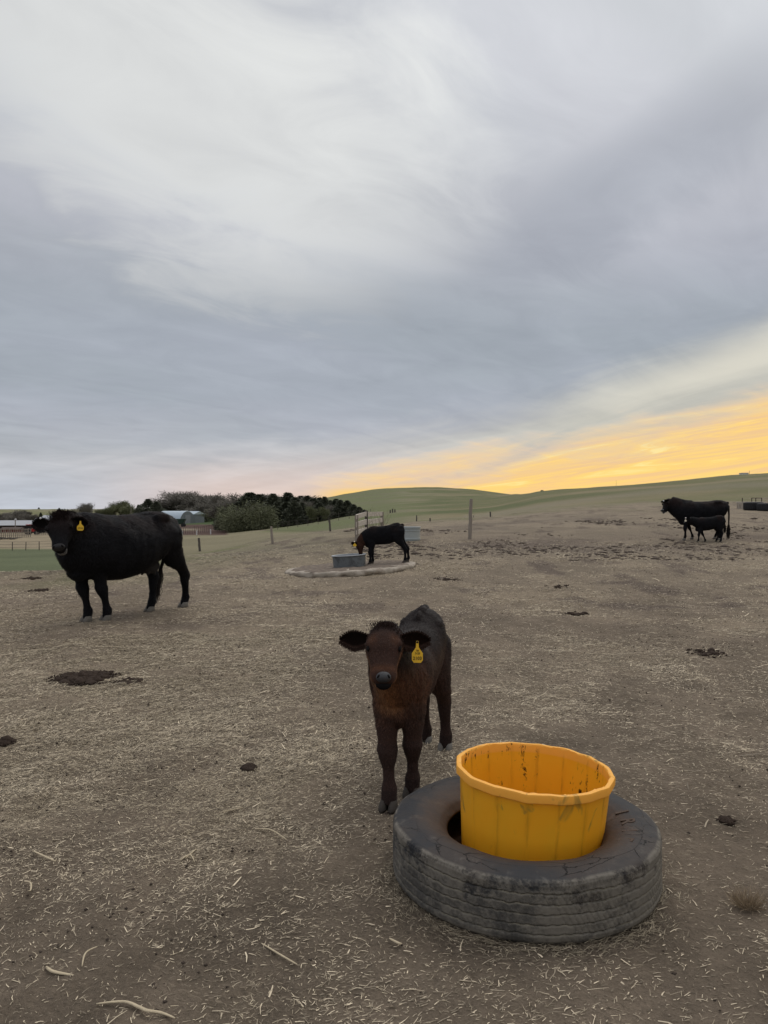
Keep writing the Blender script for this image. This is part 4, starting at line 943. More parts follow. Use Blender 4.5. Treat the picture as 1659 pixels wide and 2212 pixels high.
    if jaw_open:
        je = j0 + ja * .40 * LH; q.loft([(je - ja * .12 * LH + nn * .030 * kk, s_ * .085 * kk, nn * .016 * kk), (je + nn * .034 * kk, s_ * .10 * kk, nn * .014 * kk), (je + ja * .09 * LH + nn * .028 * kk, s_ * .09 * kk, nn * .014 * kk), (je + ja * .115 * LH + nn * .018 * kk, s_ * .05 * kk, nn * .01 * kk)], 14); q.build('lower_lip', M_lip, root, True)
        q = MB(); q.ell(p0 + a * .92 * LH - nn * .085 * kk, np.array((.10, .10, .035)) * kk, 12, 6, rot=Rh); q.build('mouth', M_void, root, True)
    else:
        q.loft([(p0 + a * .90 * LH - nn * .05 * kk, s_ * .12 * kk, nn * .05 * kk), (p0 + a * 1.0 * LH - nn * .04 * kk, s_ * .125 * kk, nn * .05 * kk), (p0 + a * 1.07 * LH - nn * .04 * kk, s_ * .105 * kk, nn * .042 * kk), (p0 + a * 1.11 * LH - nn * .05 * kk, s_ * .06 * kk, nn * .025 * kk)], 16); q.build('lower_lip', M_void if calf else nm, root, True)
    # ears: cupped leaves with thickness
    for (tipw, openw, wid) in ears:
        side = 1 if (loc(tipw) - p0) @ s_ > 0 else -1
        eb = p0 + a * .10 * LH + s_ * side * .185 * kk + nn * .01 * kk; et = loc(tipw); ax_ = nrm(et - eb); Le = np.linalg.norm(et - eb); on = dirl(openw); on = nrm(on - ax_ * (on @ ax_)); wv = np.cross(on, ax_)
        if wv[2] < 0: wv = -wv
        Ev = []; nu, nv = 15, 9; Ce = []
        for lay in (0, 1):
            for iu in range(nu):
                u = iu / (nu - 1); ww = wid * (.30 + .70 * math.sin(min(u / .55, 1) * math.pi / 2)) if u < .55 else wid * max(.04, (1 - ((u - .55) / .45) ** 1.5)) 
                for iv in range(nv):
                    v = (iv / (nv - 1)) * 2 - 1
                    cup = (.55 * (1 - u * .5) * abs(v) ** 1.8 - .25) * wid; droop = -.12 * u * u * Le
                    p = eb + ax_ * (u * Le) + wv * (v * ww * (.85 if v > 0 else 1.1) - .10 * ww) + on * cup + ez * droop - on * (.007 * H ** .5 * (1 - lay)) * (1 - abs(v) * .6)
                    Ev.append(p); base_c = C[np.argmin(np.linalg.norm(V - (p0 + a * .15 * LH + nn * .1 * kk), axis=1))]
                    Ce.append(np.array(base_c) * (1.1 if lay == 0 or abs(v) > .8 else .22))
        Fe = []
        for lay in (0, 1):
            for iu in range(nu - 1):
                for iv in range(nv - 1):
                    b = lay * nu * nv + iu * nv + iv; f = (b, b + 1, b + nv + 1, b + nv); Fe.append(f if lay else f[::-1])
        M0 = nu * nv
        for iu in range(nu - 1):
            for iv in (0, nv - 1):
                b = iu * nv + iv; f = (b, b + nv, M0 + b + nv, M0 + b); Fe.append(f if iv == 0 else f[::-1])
        for iv in range(nv - 1):
            b = (nu - 1) * nv + iv; Fe.append((b, M0 + b, M0 + b + 1, b + 1))
        ear = link('ear', npmesh('ear', Ev, Fe, np.array(Ce), True), M_fur, root)
        # ear fringe
        nfu = max(80, fur // 45); u = rng.uniform(.05, 1, nfu); iu = (u * (nu - 1)).astype(int); iv = np.where(rng.random(nfu) < .6, 0, nv - 1); Pe = np.array(Ev)[iu * nv + iv]
        De = ax_ * rng.uniform(-.1, .8, (nfu, 1)) + wv * np.where(iv == 0, -1, 1)[:, None] * rng.uniform(.2, 1, (nfu, 1)) + rng.normal(0, .3, (nfu, 3)) - ez * .3
        Lf = rng.uniform(.5, 1.4, nfu) * furlen * np.where(iv == 0, 1.3, .5)
        Vf, Ff, Cf = ribbons(Pe, De, np.tile(on, (nfu, 1)), Lf, Lf * .06 + .0006, rng.normal(0, .1, nfu), np.tile(Ce[0], (nfu, 1)) * .8); fo = link('ear_fringe', npmesh('ear_fringe', Vf, Ff, Cf), M_hair, ear); fo['kind'] = 'stuff'
    # tags
    for tg in tags:
        if tg['type'] == 'flag':
            W, Ht = tg['w'], tg['h']; pr = [(-.10, 0), (.10, 0), (.14, -.30), (.30, -.42), (.5, -.56), (.5, -.88), (.32, -1), (-.32, -1), (-.5, -.88), (-.5, -.56), (-.30, -.42), (-.14, -.30)]
            m_ = MB()
            for dz_ in (0, 1):
                for x_, y_ in pr: m_.V.append((x_ * W, -.0012 if dz_ else .0012, y_ * Ht))
            npz = len(pr); m_.Fc = [tuple(range(npz))[::-1], tuple(range(npz, 2 * npz))] + [(i, (i + 1) % npz, npz + (i + 1) % npz, npz + i) for i in range(npz)]
            o = m_.build('ear_tag', tg.get('mat', M_tag), root); fr = dirl(tg['face']); fr = nrm(fr - ez * (fr @ ez) * .6); xl = nrm(np.cross(fr, ez) * -1); zl = np.cross(xl, -fr) 
            Mx = Matrix((( xl[0], -fr[0], zl[0]), (xl[1], -fr[1], zl[1]), (xl[2], -fr[2], zl[2]))).to_4x4(); Mx.translation = Vector(loc(tg['pos'])); o.matrix_local = Mx
            for (sx_, fx_, fy_, fs) in tg.get('text', ()):
                tmh = text_mesh(sx_, fs, .0002); t2 = link('printed_number', tmh, M_ink, o); t2.rotation_euler = (math.pi / 2, 0, 0); t2.location = (fx_ * W, -.0020, fy_ * Ht)
            bt = MB(); bt.ell((0, -.002, -.05 * Ht), (.10 * W, .003, .10 * W), 10, 6); bt.build('button', M_ink if calf else M_tag, o, True)
        else:
            m_ = MB(); m_.ell(loc(tg['pos']), (tg['r'],) * 3, 10, 6); m_.build('button_tag', tg.get('mat', M_white), root, True)
    # tail
    if tailpts is not None:
        tp = [np.asarray(p, float) * H for p in tailpts]; tm = MB(); nT = len(tp)
        tm.tube(tp, [(.028 - .016 * i / (nT - 1)) * H for i in range(nT)], 8)
        to = tm.build('tail', M_fur, root, True); me2 = to.data; ca = me2.color_attributes.new('Col', 'FLOAT_COLOR', 'POINT'); ca.data.foreach_set('color', np.tile(np.array([.012, .010, .010, 1], np.float32), len(me2.vertices)))
        e0, e1 = tp[-2], tp[-1]; ns_ = 500; t = rng.random((ns_, 1)); Ps = e0 + (e1 - e0) * t + rng.normal(0, .008 * H, (ns_, 3)); Ds = np.tile(nrm(e1 - e0), (ns_, 1)) + rng.normal(0, .13, (ns_, 3)) - [[0, 0, .3]]
        Vt, Ft, Ct = ribbons(Ps, Ds, np.tile(nrm((.3, 1, 0)), (ns_, 1)), rng.uniform(.08, .22, ns_) * H, np.full(ns_, .003 * H + .001), rng.normal(0, .12, ns_), np.tile([[.014, .011, .010]], (ns_, 1)))
        o = link('tail_switch', npmesh('tail_switch', Vt, Ft, Ct), M_hair, to); o['kind'] = 'stuff'
    return root, info

# colouring of the coats
def col_black(V, I):
    n = fbm(V[:, 0] * 4, V[:, 2] * 4 + V[:, 1], 401, 4)[:, None]; H = I['H']
    c = np.array([[.0075, .0075, .0090]]) * (.7 + .6 * n)
    up = (sstep(V[:, 2], .72 * H, .98 * H) * sstep(n[:, 0], .42, .62))[:, None]
    c = c * (1 - up * .6) + np.array([[.020, .011, .009]]) * up * .6
    return c
def col_brown(V, I):
    H, p0, a, nn, s, LH = (I[k] for k in ('H', 'p0', 'a', 'nn', 's', 'LH')); n = fbm(V[:, 0] * 7, V[:, 2] * 7 + V[:, 1] * 3, 411, 4)
    dark = np.array([[.039, .0215, .0165]]); black = np.array([[.0145, .0105, .0100]]); rust = np.array([[.080, .036, .020]]); tan = np.array([[.20, .096, .045]])
    q = V - p0; t = q @ a / LH; ls = q @ s / LH; ln = q @ nn / LH
    onh = (sstep(t, -.2, 0) * (np.linalg.norm(q - np.clip(t, 0, 1)[:, None] * LH * a, axis=1) < .40 * LH))
    c = np.tile(dark, (len(V), 1)) * (.75 + .5 * n[:, None])
    def mx(c, col_, k): return c * (1 - k[:, None]) + col_ * k[:, None]
    back = sstep(V[:, 2] + (n - .5) * .2 * H, .70 * H, .92 * H) * (1 - onh); c = mx(c, black, back)
    rear = sstep(-V[:, 0], .25 * H, .45 * H) * sstep(V[:, 2], .45 * H, .55 * H) * (1 - onh); c = mx(c, black, rear * .9)
    fl = sstep(V[:, 0], .1 * H, .42 * H) * sstep(V[:, 2], .40 * H, .52 * H) * (1 - sstep(V[:, 2], .72 * H, .9 * H)) * (1 - onh); c = mx(c, rust, fl * .75 * sstep(n, .3, .6))
    ch = np.exp(-((V[:, 1] + .02 * H) / (.07 * H)) ** 2) * sstep(V[:, 0], .38 * H, .5 * H) * sstep(V[:, 2], .48 * H, .56 * H) * (1 - sstep(V[:, 2], .80 * H, .95 * H)); c = mx(c, tan, np.clip(ch * 1.1, 0, 1) * .85 * (1 - onh))
    c = mx(c, black, (V[:, 2] < .34 * H) * .35 + (V[:, 2] < .10 * H) * .3)
    hdc = dark * 1.05
    c = mx(c, hdc, onh * .9)
    chk = onh * sstep(np.abs(ls), .13, .22) * sstep(t, .25, .45) * sstep(-ln, -.06, .06); c = mx(c, tan * 1.15, chk * .95)
    eye_p = onh * np.exp(-((np.abs(ls) - .20) / .08) ** 2 - ((t - .24) / .10) ** 2) * sstep(ln, -.05, .08); c = mx(c, rust, eye_p * .7)
    ring = onh * np.exp(-((t - .80) / .07) ** 2); c = mx(c, rust, ring * .75)
    throat = onh * sstep(-ln, .12, .22); c = mx(c, tan, throat * .8)
    fore = onh * sstep(t, .16, .0) * 1.0; c = mx(c, black * 1.3, fore * .7)
    return c
def col_bb(V, I):
    c = col_black(V, I); H, p0, a, LH = (I[k] for k in ('H', 'p0', 'a', 'LH')); q = V - p0; t = q @ a / LH; k = (np.linalg.norm(q - np.clip(t, -.3, 1)[:, None] * LH * a, axis=1) < .6 * LH)[:, None] * .7
    return c * (1 - k) + np.array([[.045, .02, .012]]) * k

def yaw_of(f): return math.atan2(f[1], f[0])
def g3(x, y, dz=0): return (x, y, gz1(x, y) + dz)

# --- brown calf in front
cb = (.150, 4.02, gz1(.15, 4.02))
bovine('brown_calf', 'dark brown calf facing the camera with a numbered yellow ear tag, behind the tyre', 'calf', cb, yaw_of((-.256, -.967)), .80, CALF_T,
       [g3(.138, 3.66), g3(.022, 3.50), g3(.362, 4.37), g3(.250, 4.50)], (.000, 3.42, .842), (-.002, 3.235, .655), True, legk=1.33, fur=110000, furlen=.0135, voxel=.0075, 
       colf=col_brown, up_hint=(0, -.8, .6), headk=1.16, hl=.258,
       ears=[((-.212, 3.47, .826), (.05, -1, -.30), .044), ((.225, 3.50, .818), (.0, -1, -.30), .046)],
       tags=[dict(type='flag', pos=(.152, 3.375, .812), face=(-.05, -1, .12), w=.050, h=.098, text=[('56', .02, -.44, .0115), ('3-23', .02, -.57, .0125), ('2103', 0, -.80, .0205)])],
       hoofmat=[M_hoof_d, M_hoof_d, M_hoof, M_hoof], tw=1.0, neckk=1.05, spine=True, tuft_n=1500, tailpts=[(-.53, 0, .97), (-.60, .0, .88), (-.61, -.01, .70), (-.59, -.01, .52)])

# --- large black cow on the left
big_cow, _ = bovine('black_cow', 'large black cow standing side-on at the left, head turned to the camera, mouth open', 'cow', (-3.53, 9.86, gz1(-3.53, 9.86)), yaw_of((-.54, -.842)), 1.42, COW_T,
       [g3(-3.60, 9.60), g3(-3.80, 9.47), g3(-2.96, 10.95), g3(-3.31, 10.48)], (-3.925, 9.00, 1.315), (-3.845, 8.78, .965), False, legk=1.13, fur=90000, furlen=.030, voxel=.016,
       nosemat=M_noseskin2, colf=col_black, up_hint=(.05, -.85, .5), headk=1.32, hl=.44, ears=[((-4.32, 9.08, 1.305), (.1, -1, -.2), .075), ((-3.62, 9.08, 1.285), (0, -1, -.2), .075)],
       tags=[dict(type='flag', pos=(-3.665, 8.94, 1.29), face=(.05, -1, .05), w=.080, h=.115, text=[('1710', 0, -.76, .030)]), dict(type='button', pos=(-4.16, 8.97, 1.325), r=.013)],
       jaw_open=.16, tuft_n=2200, tailpts=[(-.60, 0, .90), (-.635, -.01, .82), (-.63, -.07, .60), (-.60, -.12, .42), (-.56, -.14, .24)], belly=1.0)
q = MB(); q.ell((-.36 * 1.42, -.02, .46 * 1.42), (.17, .12, .11), 14, 10)
for x_, y_ in ((.07, .06), (.07, -.06), (-.06, .05), (-.06, -.05)): q.tube([(-.36 * 1.42 + x_, y_ - .02, .42 * 1.42), (-.36 * 1.42 + x_, y_ - .02, .365 * 1.42)], [.022, .014], 8)
uo = MB(); uo.V = q.V; uo.Fc = q.Fc; um = remeshed(uo, .014, 3); link('udder', um, M_dark, big_cow)
# --- calf drinking on the pad
def g4(x, y): return (x, y, pad_z(x) + .012)
bovine('drinking_calf', 'black calf in profile on the round pad lowering its brown head into the grey tub', 'calf', (-.01, 16.85, pad_z(-.01)), yaw_of((-1, .02)), .90, CALF_T,
       [g4(-.33, 16.75), g4(-.27, 16.98), g4(.46, 16.72), g4(.54, 16.95)], (-.60, 16.80, .71), (-.535, 16.76, .46), True, legk=1.08, belly=.3, lenk=.88, tw=.88, headk=1.35, fur=14000, furlen=.018, voxel=.012,
       colf=col_bb, up_hint=(-1, 0, -.1), hl=.28, ears=[((-.74, 16.62, .735), (.0, -1, -.1), .04), ((-.66, 17.05, .72), (0, -1, 0), .04)],
       tags=[dict(type='button', pos=(-.665, 16.63, .735), r=.017, mat=M_tagpale), dict(type='flag', pos=(-.655, 16.60, .715), face=(0, -1, 0), w=.075, h=.085)], tailpts=[(-.47, 0, .97), (-.50, .0, .88), (-.50, 0, .70), (-.49, 0, .54)], hoofmat=M_hoof_d, neckk=.95)
# --- cow on the right with her calf
cr_y = 22.9
def wx(px, y): return (px - CX) / F * y
bovine('black_cow', 'black cow in profile on the right looking left, a small calf beside her', 'cow', g3(wx(1514, cr_y), cr_y), yaw_of((-.97, .24)), 1.25, COW_T,
       [g3(wx(1478, 22.75), 22.75), g3(wx(1495, 23.2), 23.2), g3(wx(1553, 22.75), 22.75), g3(wx(1544, 23.2), 23.2)], (wx(1444, 23.2), 23.2, EYE + .36), (wx(1434, 23.1), 23.1, EYE + .05), False, legk=.95, fur=14000, furlen=.03, voxel=.02,
       colf=col_black, up_hint=(-.8, 0, .9), hl=.42, headk=1.45, neckk=1.25, ears=[((wx(1426, 23.0), 22.95, EYE + .36), (-.4, -1, 0), .06), ((wx(1452, 23.6), 23.6, EYE + .4), (-1, 0, 0), .06)],
       tags=[dict(type='button', pos=(wx(1433.5, 22.9), 22.9, EYE + .345), r=.022)], tailpts=[(-.60, 0.0, .91), (-.63, .02, .84), (-.635, .03, .60), (-.63, .03, .40), (-.62, .03, .22)])
bovine('black_calf', 'small black calf standing in front of the cow on the right', 'calf', g3(wx(1532, 22.1), 22.1), yaw_of((-1, .05)), .78, CALF_T,
       [g3(wx(1507, 22.0), 22.0), g3(wx(1523, 22.2), 22.2), g3(wx(1556, 22.0), 22.0), g3(wx(1547, 22.2), 22.2)], (wx(1492, 22.0), 22.0, EYE - .20), (wx(1479, 21.95), 21.95, EYE - .32), True, legk=1.05, fur=8000, furlen=.022, voxel=.014,
       colf=col_black, up_hint=(-.3, 0, 1), hl=.24, ears=[((wx(1482, 21.8), 21.8, EYE - .19), (-.3, -1, 0), .035), ((wx(1497, 22.3), 22.3, EYE - .14), (-1, 0, 0), .035)],
       tags=[dict(type='button', pos=(wx(1480, 21.8), 21.76, EYE - .175), r=.02), dict(type='flag', pos=(wx(1479.5, 21.8), 21.75, EYE - .20), face=(0, -1, 0), w=.06, h=.08, mat=M_tagpale)],
       tailpts=[(-.54, 0, .97), (-.58, .0, .88), (-.59, 0, .70), (-.58, 0, .52)], hoofmat=M_hoof_d)

# ------------------------------------------------------------------ feeders at the right
fb = at(1620, 1095); fb = Vector((wx(1620, 41), 41.0, gz1(wx(1620, 41), 41)))
bk = empty('feed_bunk', fb, .05, label='grey concrete feed bunk with a rusty pipe frame on top at the right edge', cat='feeder')
s = 41 / F
mb = MB(); mb.box((0, 0, .16), (44 * s, .7, .36)); mb.build('bunk_wall', M_conc, bk)
for yy in (-.34, .34):
    mb = MB(); mb.box((3 * s, yy, .36), (52 * s, .09, .045)); mb.build('top_board', M_woodh, bk)
mb = MB()
for px in (-17, 4, 13, 26): MB().tube([(px * s, 0, .3), (px * s, 0, .60)], .022, 6).build('pipe_upright', M_iron, bk)
MB().tube([(4 * s, 0, .585), (26 * s, 0, .585)], .018, 6).build('pipe_rail', M_iron, bk)
def lug_tyre(px, y, R0, Hh, lab):
    x = wx(px, y); t = empty('tractor_tyre', (x, y, gz1(x, y) - .02), 0, label=lab, cat='tyre', group='black tractor tyres by the bunk')
    def rf(R, Z, T):
        l = (((T * 30 / (2 * math.pi) + Z * 4 * np.sign(Z - Hh / 2) / Hh * .8) % 1) < .38) & (R > R0 * .93) & (Z > .03) & (Z < Hh - .03)
        return R + l * .035, Z
    pr = dense([(R0 * .5, Hh * .9), (R0 * .7, Hh), (R0 * .92, Hh * .97), (R0, Hh * .86), (R0 * 1.01, Hh * .14), (R0 * .92, 0), (R0 * .5, .05), (R0 * .55, Hh * .5)], .04)[:-1]
    V, Fq, *_ = lathe(pr, 240, rf, closed=True); link('tread', npmesh('t', V, Fq[:, ::-1], None, False), M_black, t)
    V, Fq, *_ = lathe([(R0 * .5, Hh * .88), (R0 * .48, Hh * .9), (R0 * .48, .04), (R0 * .5, .05)], 60); link('bead', npmesh('b', V, Fq, None, True), M_black, t)
lug_tyre(1628, 39.5, .47, .45, 'black lugged tractor tyre lying in front of the feed bunk')
lug_tyre(1661, 38.5, .55, .43, 'black tractor tyre cut by the right edge of the picture')

# ------------------------------------------------------------------ trees
def leafcloud(pts, dirs, size, width, c0, c1, tonevar=1.0):
    n = len(pts); U = rng.normal(0, 1, (n, 3)); U /= np.linalg.norm(U, axis=1, keepdims=True); t = rng.random(n)[:, None]
    return ribbons(pts, dirs, U, size, width, rng.normal(0, .1, n), np.array([c0]) * (1 - t) + np.array([c1]) * t)
def limbs(h, spread, depth, rs, r0=.035):
    """recursive skeleton: list of (p,q,r0,r1) and tip points"""
    segs = []; tips = []
    def grow(p, dr, L, r, dlev):
        k = 3; q = p
        for i in range(k):
            dr2 = nrm(dr + rs.normal(0, .14, 3)); nq = q + dr2 * L / k; segs.append((q, nq, r * (1 - i * .18), r * (1 - (i + 1) * .18))); q = nq
            if dlev < depth:
                for _ in range(2 if dlev else 2):
                    a = rs.uniform(0, 6.28); sd = nrm(np.array((math.cos(a), math.sin(a), 0)) * spread + dr2 * rs.uniform(.4, 1.0) + (0, 0, .25)); grow(q, sd, L * rs.uniform(.5, .72), r * .5, dlev + 1)
            else: tips.append((q, dr2))
    grow(np.zeros(3), np.array((rs.normal(0, .06), rs.normal(0, .06), 1.0)), h * .55, h * r0, 0); return segs, tips
def tree_variant(kind, seed):
    rs = np.random.default_rng(seed); h = 10.0; mb = MB()
    if kind == 'cedar':
        mb.tube([(0, 0, -.3), (0, 0, h * .5), (0, 0, h * .95)], [.25, .14, .02], 6)
        n = 5200; z = rs.random(n) ** 1.25; prof = np.interp(z, [0, .08, .3, .6, .85, 1], [.26, .33, .31, .2, .09, .01]) * h; a = rs.uniform(0, 6.28, n)
        lob = .5 + .85 * vnoise(a * 1.9 + seed, z * 7, seed); q = prof * lob * rs.random(n) ** .33
        P = np.stack([np.cos(a) * q, np.sin(a) * q, .3 + z * h], 1); D = np.stack([np.cos(a), np.sin(a), rs.uniform(.1, 1.3, n)], 1) + rs.normal(0, .35, (n, 3))
        V, Fc, C = leafcloud(P, D, rs.uniform(.25, .75, n), rs.uniform(.10, .24, n), (.06, .068, .052), (.18, .19, .14))
    else:
        segs, tips = limbs(h, .95 if kind != 'willow' else 1.25, 2, rs, .024)
        for p, q, a, b in segs: mb.tube([p, q], [a, b], 5, False)
        T0 = np.array([t[0] for t in tips]); n = 6500 if kind != 'green' else 7000; i = rs.integers(0, len(T0), n)
        T0 = T0[T0[:, 2] < np.percentile(T0[:, 2], 96)]; i = rs.integers(0, len(T0), n); sp = {'bare': .75, 'green': .8, 'willow': 1.0}[kind]
        P = T0[i] + np.clip(rs.normal(0, sp, (n, 3)), -1.7 * sp, 1.7 * sp); 
        if kind == 'willow': P[:, 2] = P[:, 2] * rs.uniform(.12, 1.0, n); P[:, :2] *= 1.15
        P = P[P[:, 2] > .15]; n = len(P)
        ctr = np.array((0, 0, h * .45)); D = nrm_rows(P - ctr) + rs.normal(0, .5, (n, 3)) + (0, 0, .35)
        if kind == 'bare': V, Fc, C = leafcloud(P, D, rs.uniform(.35, 1.0, n), rs.uniform(.06, .13, n), (.12, .112, .096), (.23, .215, .185))
        elif kind == 'green': V, Fc, C = leafcloud(P, D, rs.uniform(.15, .6, n), rs.uniform(.10, .26, n), (.10, .11, .062), (.20, .205, .12))
        else: V, Fc, C = leafcloud(P, D, rs.uniform(.3, .8, n), rs.uniform(.09, .22, n), (.10, .108, .066), (.20, .208, .13))
    return mb.mesh('trunk', True), npmesh('crown', V, Fc, C)
def nrm_rows(x): return x / (np.linalg.norm(x, axis=1, keepdims=True) + 1e-9)
VAR = {k: [tree_variant(k, 900 + 10 * j + len(k)) for j in range(3)] for k in ('cedar', 'bare', 'green', 'willow')}
def tree(px, y_or_base, top, dist, kind, label, group=None, wk=1.0):
    x = wx(px, dist); z = gz1(x, dist); h = (EYE - (top - CY) * dist / F) - z
    t = empty({'cedar': 'evergreen_tree', 'bare': 'bare_tree', 'green': 'budding_tree', 'willow': 'willow_tree'}[kind], (x, dist, z - .05), random.uniform(0, 6.28), label=label, cat='tree', group=group)
    k = h / 10.0 / (1.0 if kind == 'cedar' else 1.12); t.scale = (k * wk, k * wk, k); tm, cm = random.choice(VAR[kind])
    if not tm.materials: tm.materials.append(M_bark)
    if not cm.materials: cm.materials.append(M_foliage)
    link('trunk', tm, None, t); link('crown', cm, None, t); return t
G1 = 'dark evergreens in the belt below the far hill'
L1 = 'dark evergreen tree in the belt left of the far hill'
for px, top, dd in [(560, 1068, 176), (575, 1066, 182), (590, 1064, 172), (606, 1068, 186), (622, 1066, 176), (637, 1069, 168), (650, 1066, 180), (664, 1070, 172), (677, 1070, 165), (690, 1075, 172), (701, 1075, 165), (714, 1076, 170), (540, 1064, 175), (545, 1078, 168), (726, 1078, 164)]:
    tree(px, 0, top + random.uniform(-1, 9), dd, 'cedar', L1, G1, random.uniform(1.5, 2.4))
G2 = 'dark evergreens along the front of the belt'
L2 = 'low dark evergreen at the front edge of the belt beside the green pasture'
for px, top, dd in [(600, 1084, 140), (618, 1088, 138), (636, 1080, 136), (652, 1086, 138), (690, 1088, 136), (735, 1081, 134), (750, 1082, 134), (764, 1088, 132), (776, 1094, 130), (722, 1084, 137), (787, 1100, 128)]:
    tree(px, 0, top + random.uniform(-1, 5), dd, 'cedar', L2, G2, random.uniform(1.6, 2.6))
for px, top, dd in [(548, 1058, 178), (570, 1062, 184), (598, 1062, 180), (628, 1066, 184), (655, 1066, 174)]:
    tree(px, 0, top, dd, 'bare', 'brown-grey bare tree standing among the tops of the evergreen belt', 'bare trees within the evergreen belt', 1.5)
for px, top, dd, lb in [(672, 1088, 133, 'pale budding tree left of two in the front of the evergreen belt'), (699, 1090, 131, 'pale budding tree right of its twin in the evergreen belt')]:
    tree(px, 0, top, dd, 'green', lb, None, .9)
tree(712, 0, 1086, 133, 'bare', 'slim bare grey tree among the evergreens near the belt right end', None, .8)
tree(660, 0, 1076, 145, 'bare', 'bare grey crown poking out of the middle of the evergreen belt', None, 1.0)
# willow clump in the middle
tree(503, 0, 1072, 136, 'willow', 'grey-brown leafless willow at the left of the round willow clump', None, .95)
tree(535, 0, 1062, 134, 'willow', 'largest olive-green budding willow in the middle of the clump', None, 1.15)
tree(560, 0, 1078, 131, 'willow', 'lower olive willow at the right front of the clump', None, 1.1)
tree(580, 0, 1090, 137, 'green', 'yellow-green shrubby tree at the right edge of the willow clump', None, 1.0)
tree(518, 0, 1084, 132, 'willow', 'short dense willow at the left front of the clump', None, 1.1)
tree(480, 0, 1102, 142, 'cedar', 'small dark evergreen at the left foot of the willow clump', None, 1.3)
tree(575, 0, 1112, 132, 'cedar', 'low dark bush at the right foot of the willow clump', None, 1.5)
tree(490, 0, 1072, 195, 'bare', 'tall bare tree behind the left of the willow clump', None, 1.3)
G3_ = 'bare grey trees behind the round-roofed hut'; L3 = 'bare grey tree rising behind the round-roofed steel hut'
for px, top, dd in [(386, 1056, 262), (402, 1053, 270), (420, 1061, 258), (438, 1060, 262), (455, 1064, 250), (370, 1070, 265), (472, 1064, 240), (446, 1080, 232), (430, 1084, 230)]:
    tree(px, 0, top, dd, 'bare', L3, G3_, 1.6)
tree(462, 0, 1090, 215, 'green', 'olive tree between the steel hut and the willow clump', None, 1.6)
tree(320, 0, 1080, 255, 'cedar', 'broad dark evergreen showing above the black cow back', None, 1.9)
tree(338, 0, 1086, 250, 'cedar', 'lower dark evergreen just left of the steel hut', None, 1.8)
tree(300, 0, 1092, 260, 'cedar', 'small dark evergreen above the middle of the black cow', None, 1.5)
G4 = 'budding trees above the black cow'; L4 = 'pale grey-green budding tree showing above the back of the black cow'
for px, top, dd in [(175, 1083, 270), (262, 1078, 285), (248, 1086, 280), (232, 1092, 275), (215, 1096, 275), (278, 1086, 270)]:
    tree(px, 0, top, dd, 'green' if px != 175 else 'bare', L4 if px != 175 else 'bare spreading tree just right of the black cow head', G4 if px != 175 else None, 1.3)
G5 = 'bare trees round the farmyard at the left edge'; L5 = 'bare grey tree at the farmyard near the left edge'
for px, top, dd in [(4, 1104, 205), (20, 1104, 225), (34, 1098, 215), (50, 1100, 220), (66, 1106, 210), (30, 1110, 195), (82, 1112, 215), (-15, 1102, 210), (10, 1114, 190)]:
    tree(px, 0, top, dd, 'bare', L5, G5, 1.5)
tree(88, 0, 1108, 230, 'cedar', 'narrow dark tree left of the black cow ear', None, .9)
tree(84, 0, 1096, 600, 'cedar', 'tiny round tree on the far skyline left', None, 1.5)
tree(128, 0, 1099, 240, 'cedar', 'pointed dark spruce behind the black cow head', None, .9)
tree(75, 0, 1126, 185, 'cedar', 'low dark bush beside the farm sheds', None, 2.0)
tree(55, 0, 1124, 188, 'cedar', 'low dark bush behind the white-roofed building', None, 2.0)

# ------------------------------------------------------------------ farm buildings
def place(px, d_): x = wx(px, d_); return Vector((x, d_, gz1(x, d_)))
q = place(380, 215); s = 215 / F
hut = empty('quonset_hut', q, 0, label='silvery round-roofed steel hut behind the rump of the black cow', cat='building')
hut.rotation_euler = (0, 0, math.radians(-28))
Rq, Lq = 3.3, 9.0
mb = MB(); nseg = 90
secs = []
for i in range(nseg + 1):
    x = -Lq / 2 + Lq * i / nseg; r = Rq + (.06 if i % 3 == 0 else 0); secs.append(x)
V = []; Fc = []
for i, x in enumerate(secs):
    r = Rq + (.07 if i % 4 == 0 else 0.0)
    for j in range(25): a = math.pi * j / 24; V.append((x, -math.cos(a) * r, math.sin(a) * r * 1.12))
for i in range(nseg):
    for j in range(24): b = i * 25 + j; Fc.append((b, b + 1, b + 26, b + 25))
link('curved_roof', npmesh('roof', V, Fc, None, True), M_steel, hut)
for sx_ in (-1, 1):
    V = [(sx_ * (Lq / 2 - .02), -math.cos(math.pi * j / 24) * Rq, math.sin(math.pi * j / 24) * Rq * 1.12) for j in range(25)]; link('end_wall', npmesh('e', V, [tuple(range(25))]), M_grey, hut)
mb = MB(); mb.box((Lq / 2 + .03, 0, 1.3), (.08, 2.2, 2.6)); mb.build('door', M_roofg, hut)
sh = place(415, 222); shed = empty('grey_shed', sh, math.radians(-28), label='small blue-grey metal shed at the right end of the steel hut', cat='building')
mb = MB(); mb.box((0, 0, 1.4), (5.5, 4.5, 2.8)); mb.build('wall', M_grey, shed)
V = [(-2.9, -2.4, 2.7), (2.9, -2.4, 2.7), (2.9, 0, 3.6), (-2.9, 0, 3.6), (-2.9, 2.4, 2.7), (2.9, 2.4, 2.7), (-2.9, -2.4, 2.6), (2.9, -2.4, 2.6), (-2.9, 2.4, 2.6), (2.9, 2.4, 2.6)]
link('roof', npmesh('r', V, [(0, 1, 2, 3), (3, 2, 5, 4), (6, 7, 1, 0), (4, 5, 9, 8), (0, 3, 4, 8, 6), (1, 7, 9, 5, 2)]), M_steel, shed)
wg = place(385, 190); wag = empty('grain_wagon', wg, .1, label='dark green grain wagon parked in front of the steel hut', cat='wagon')
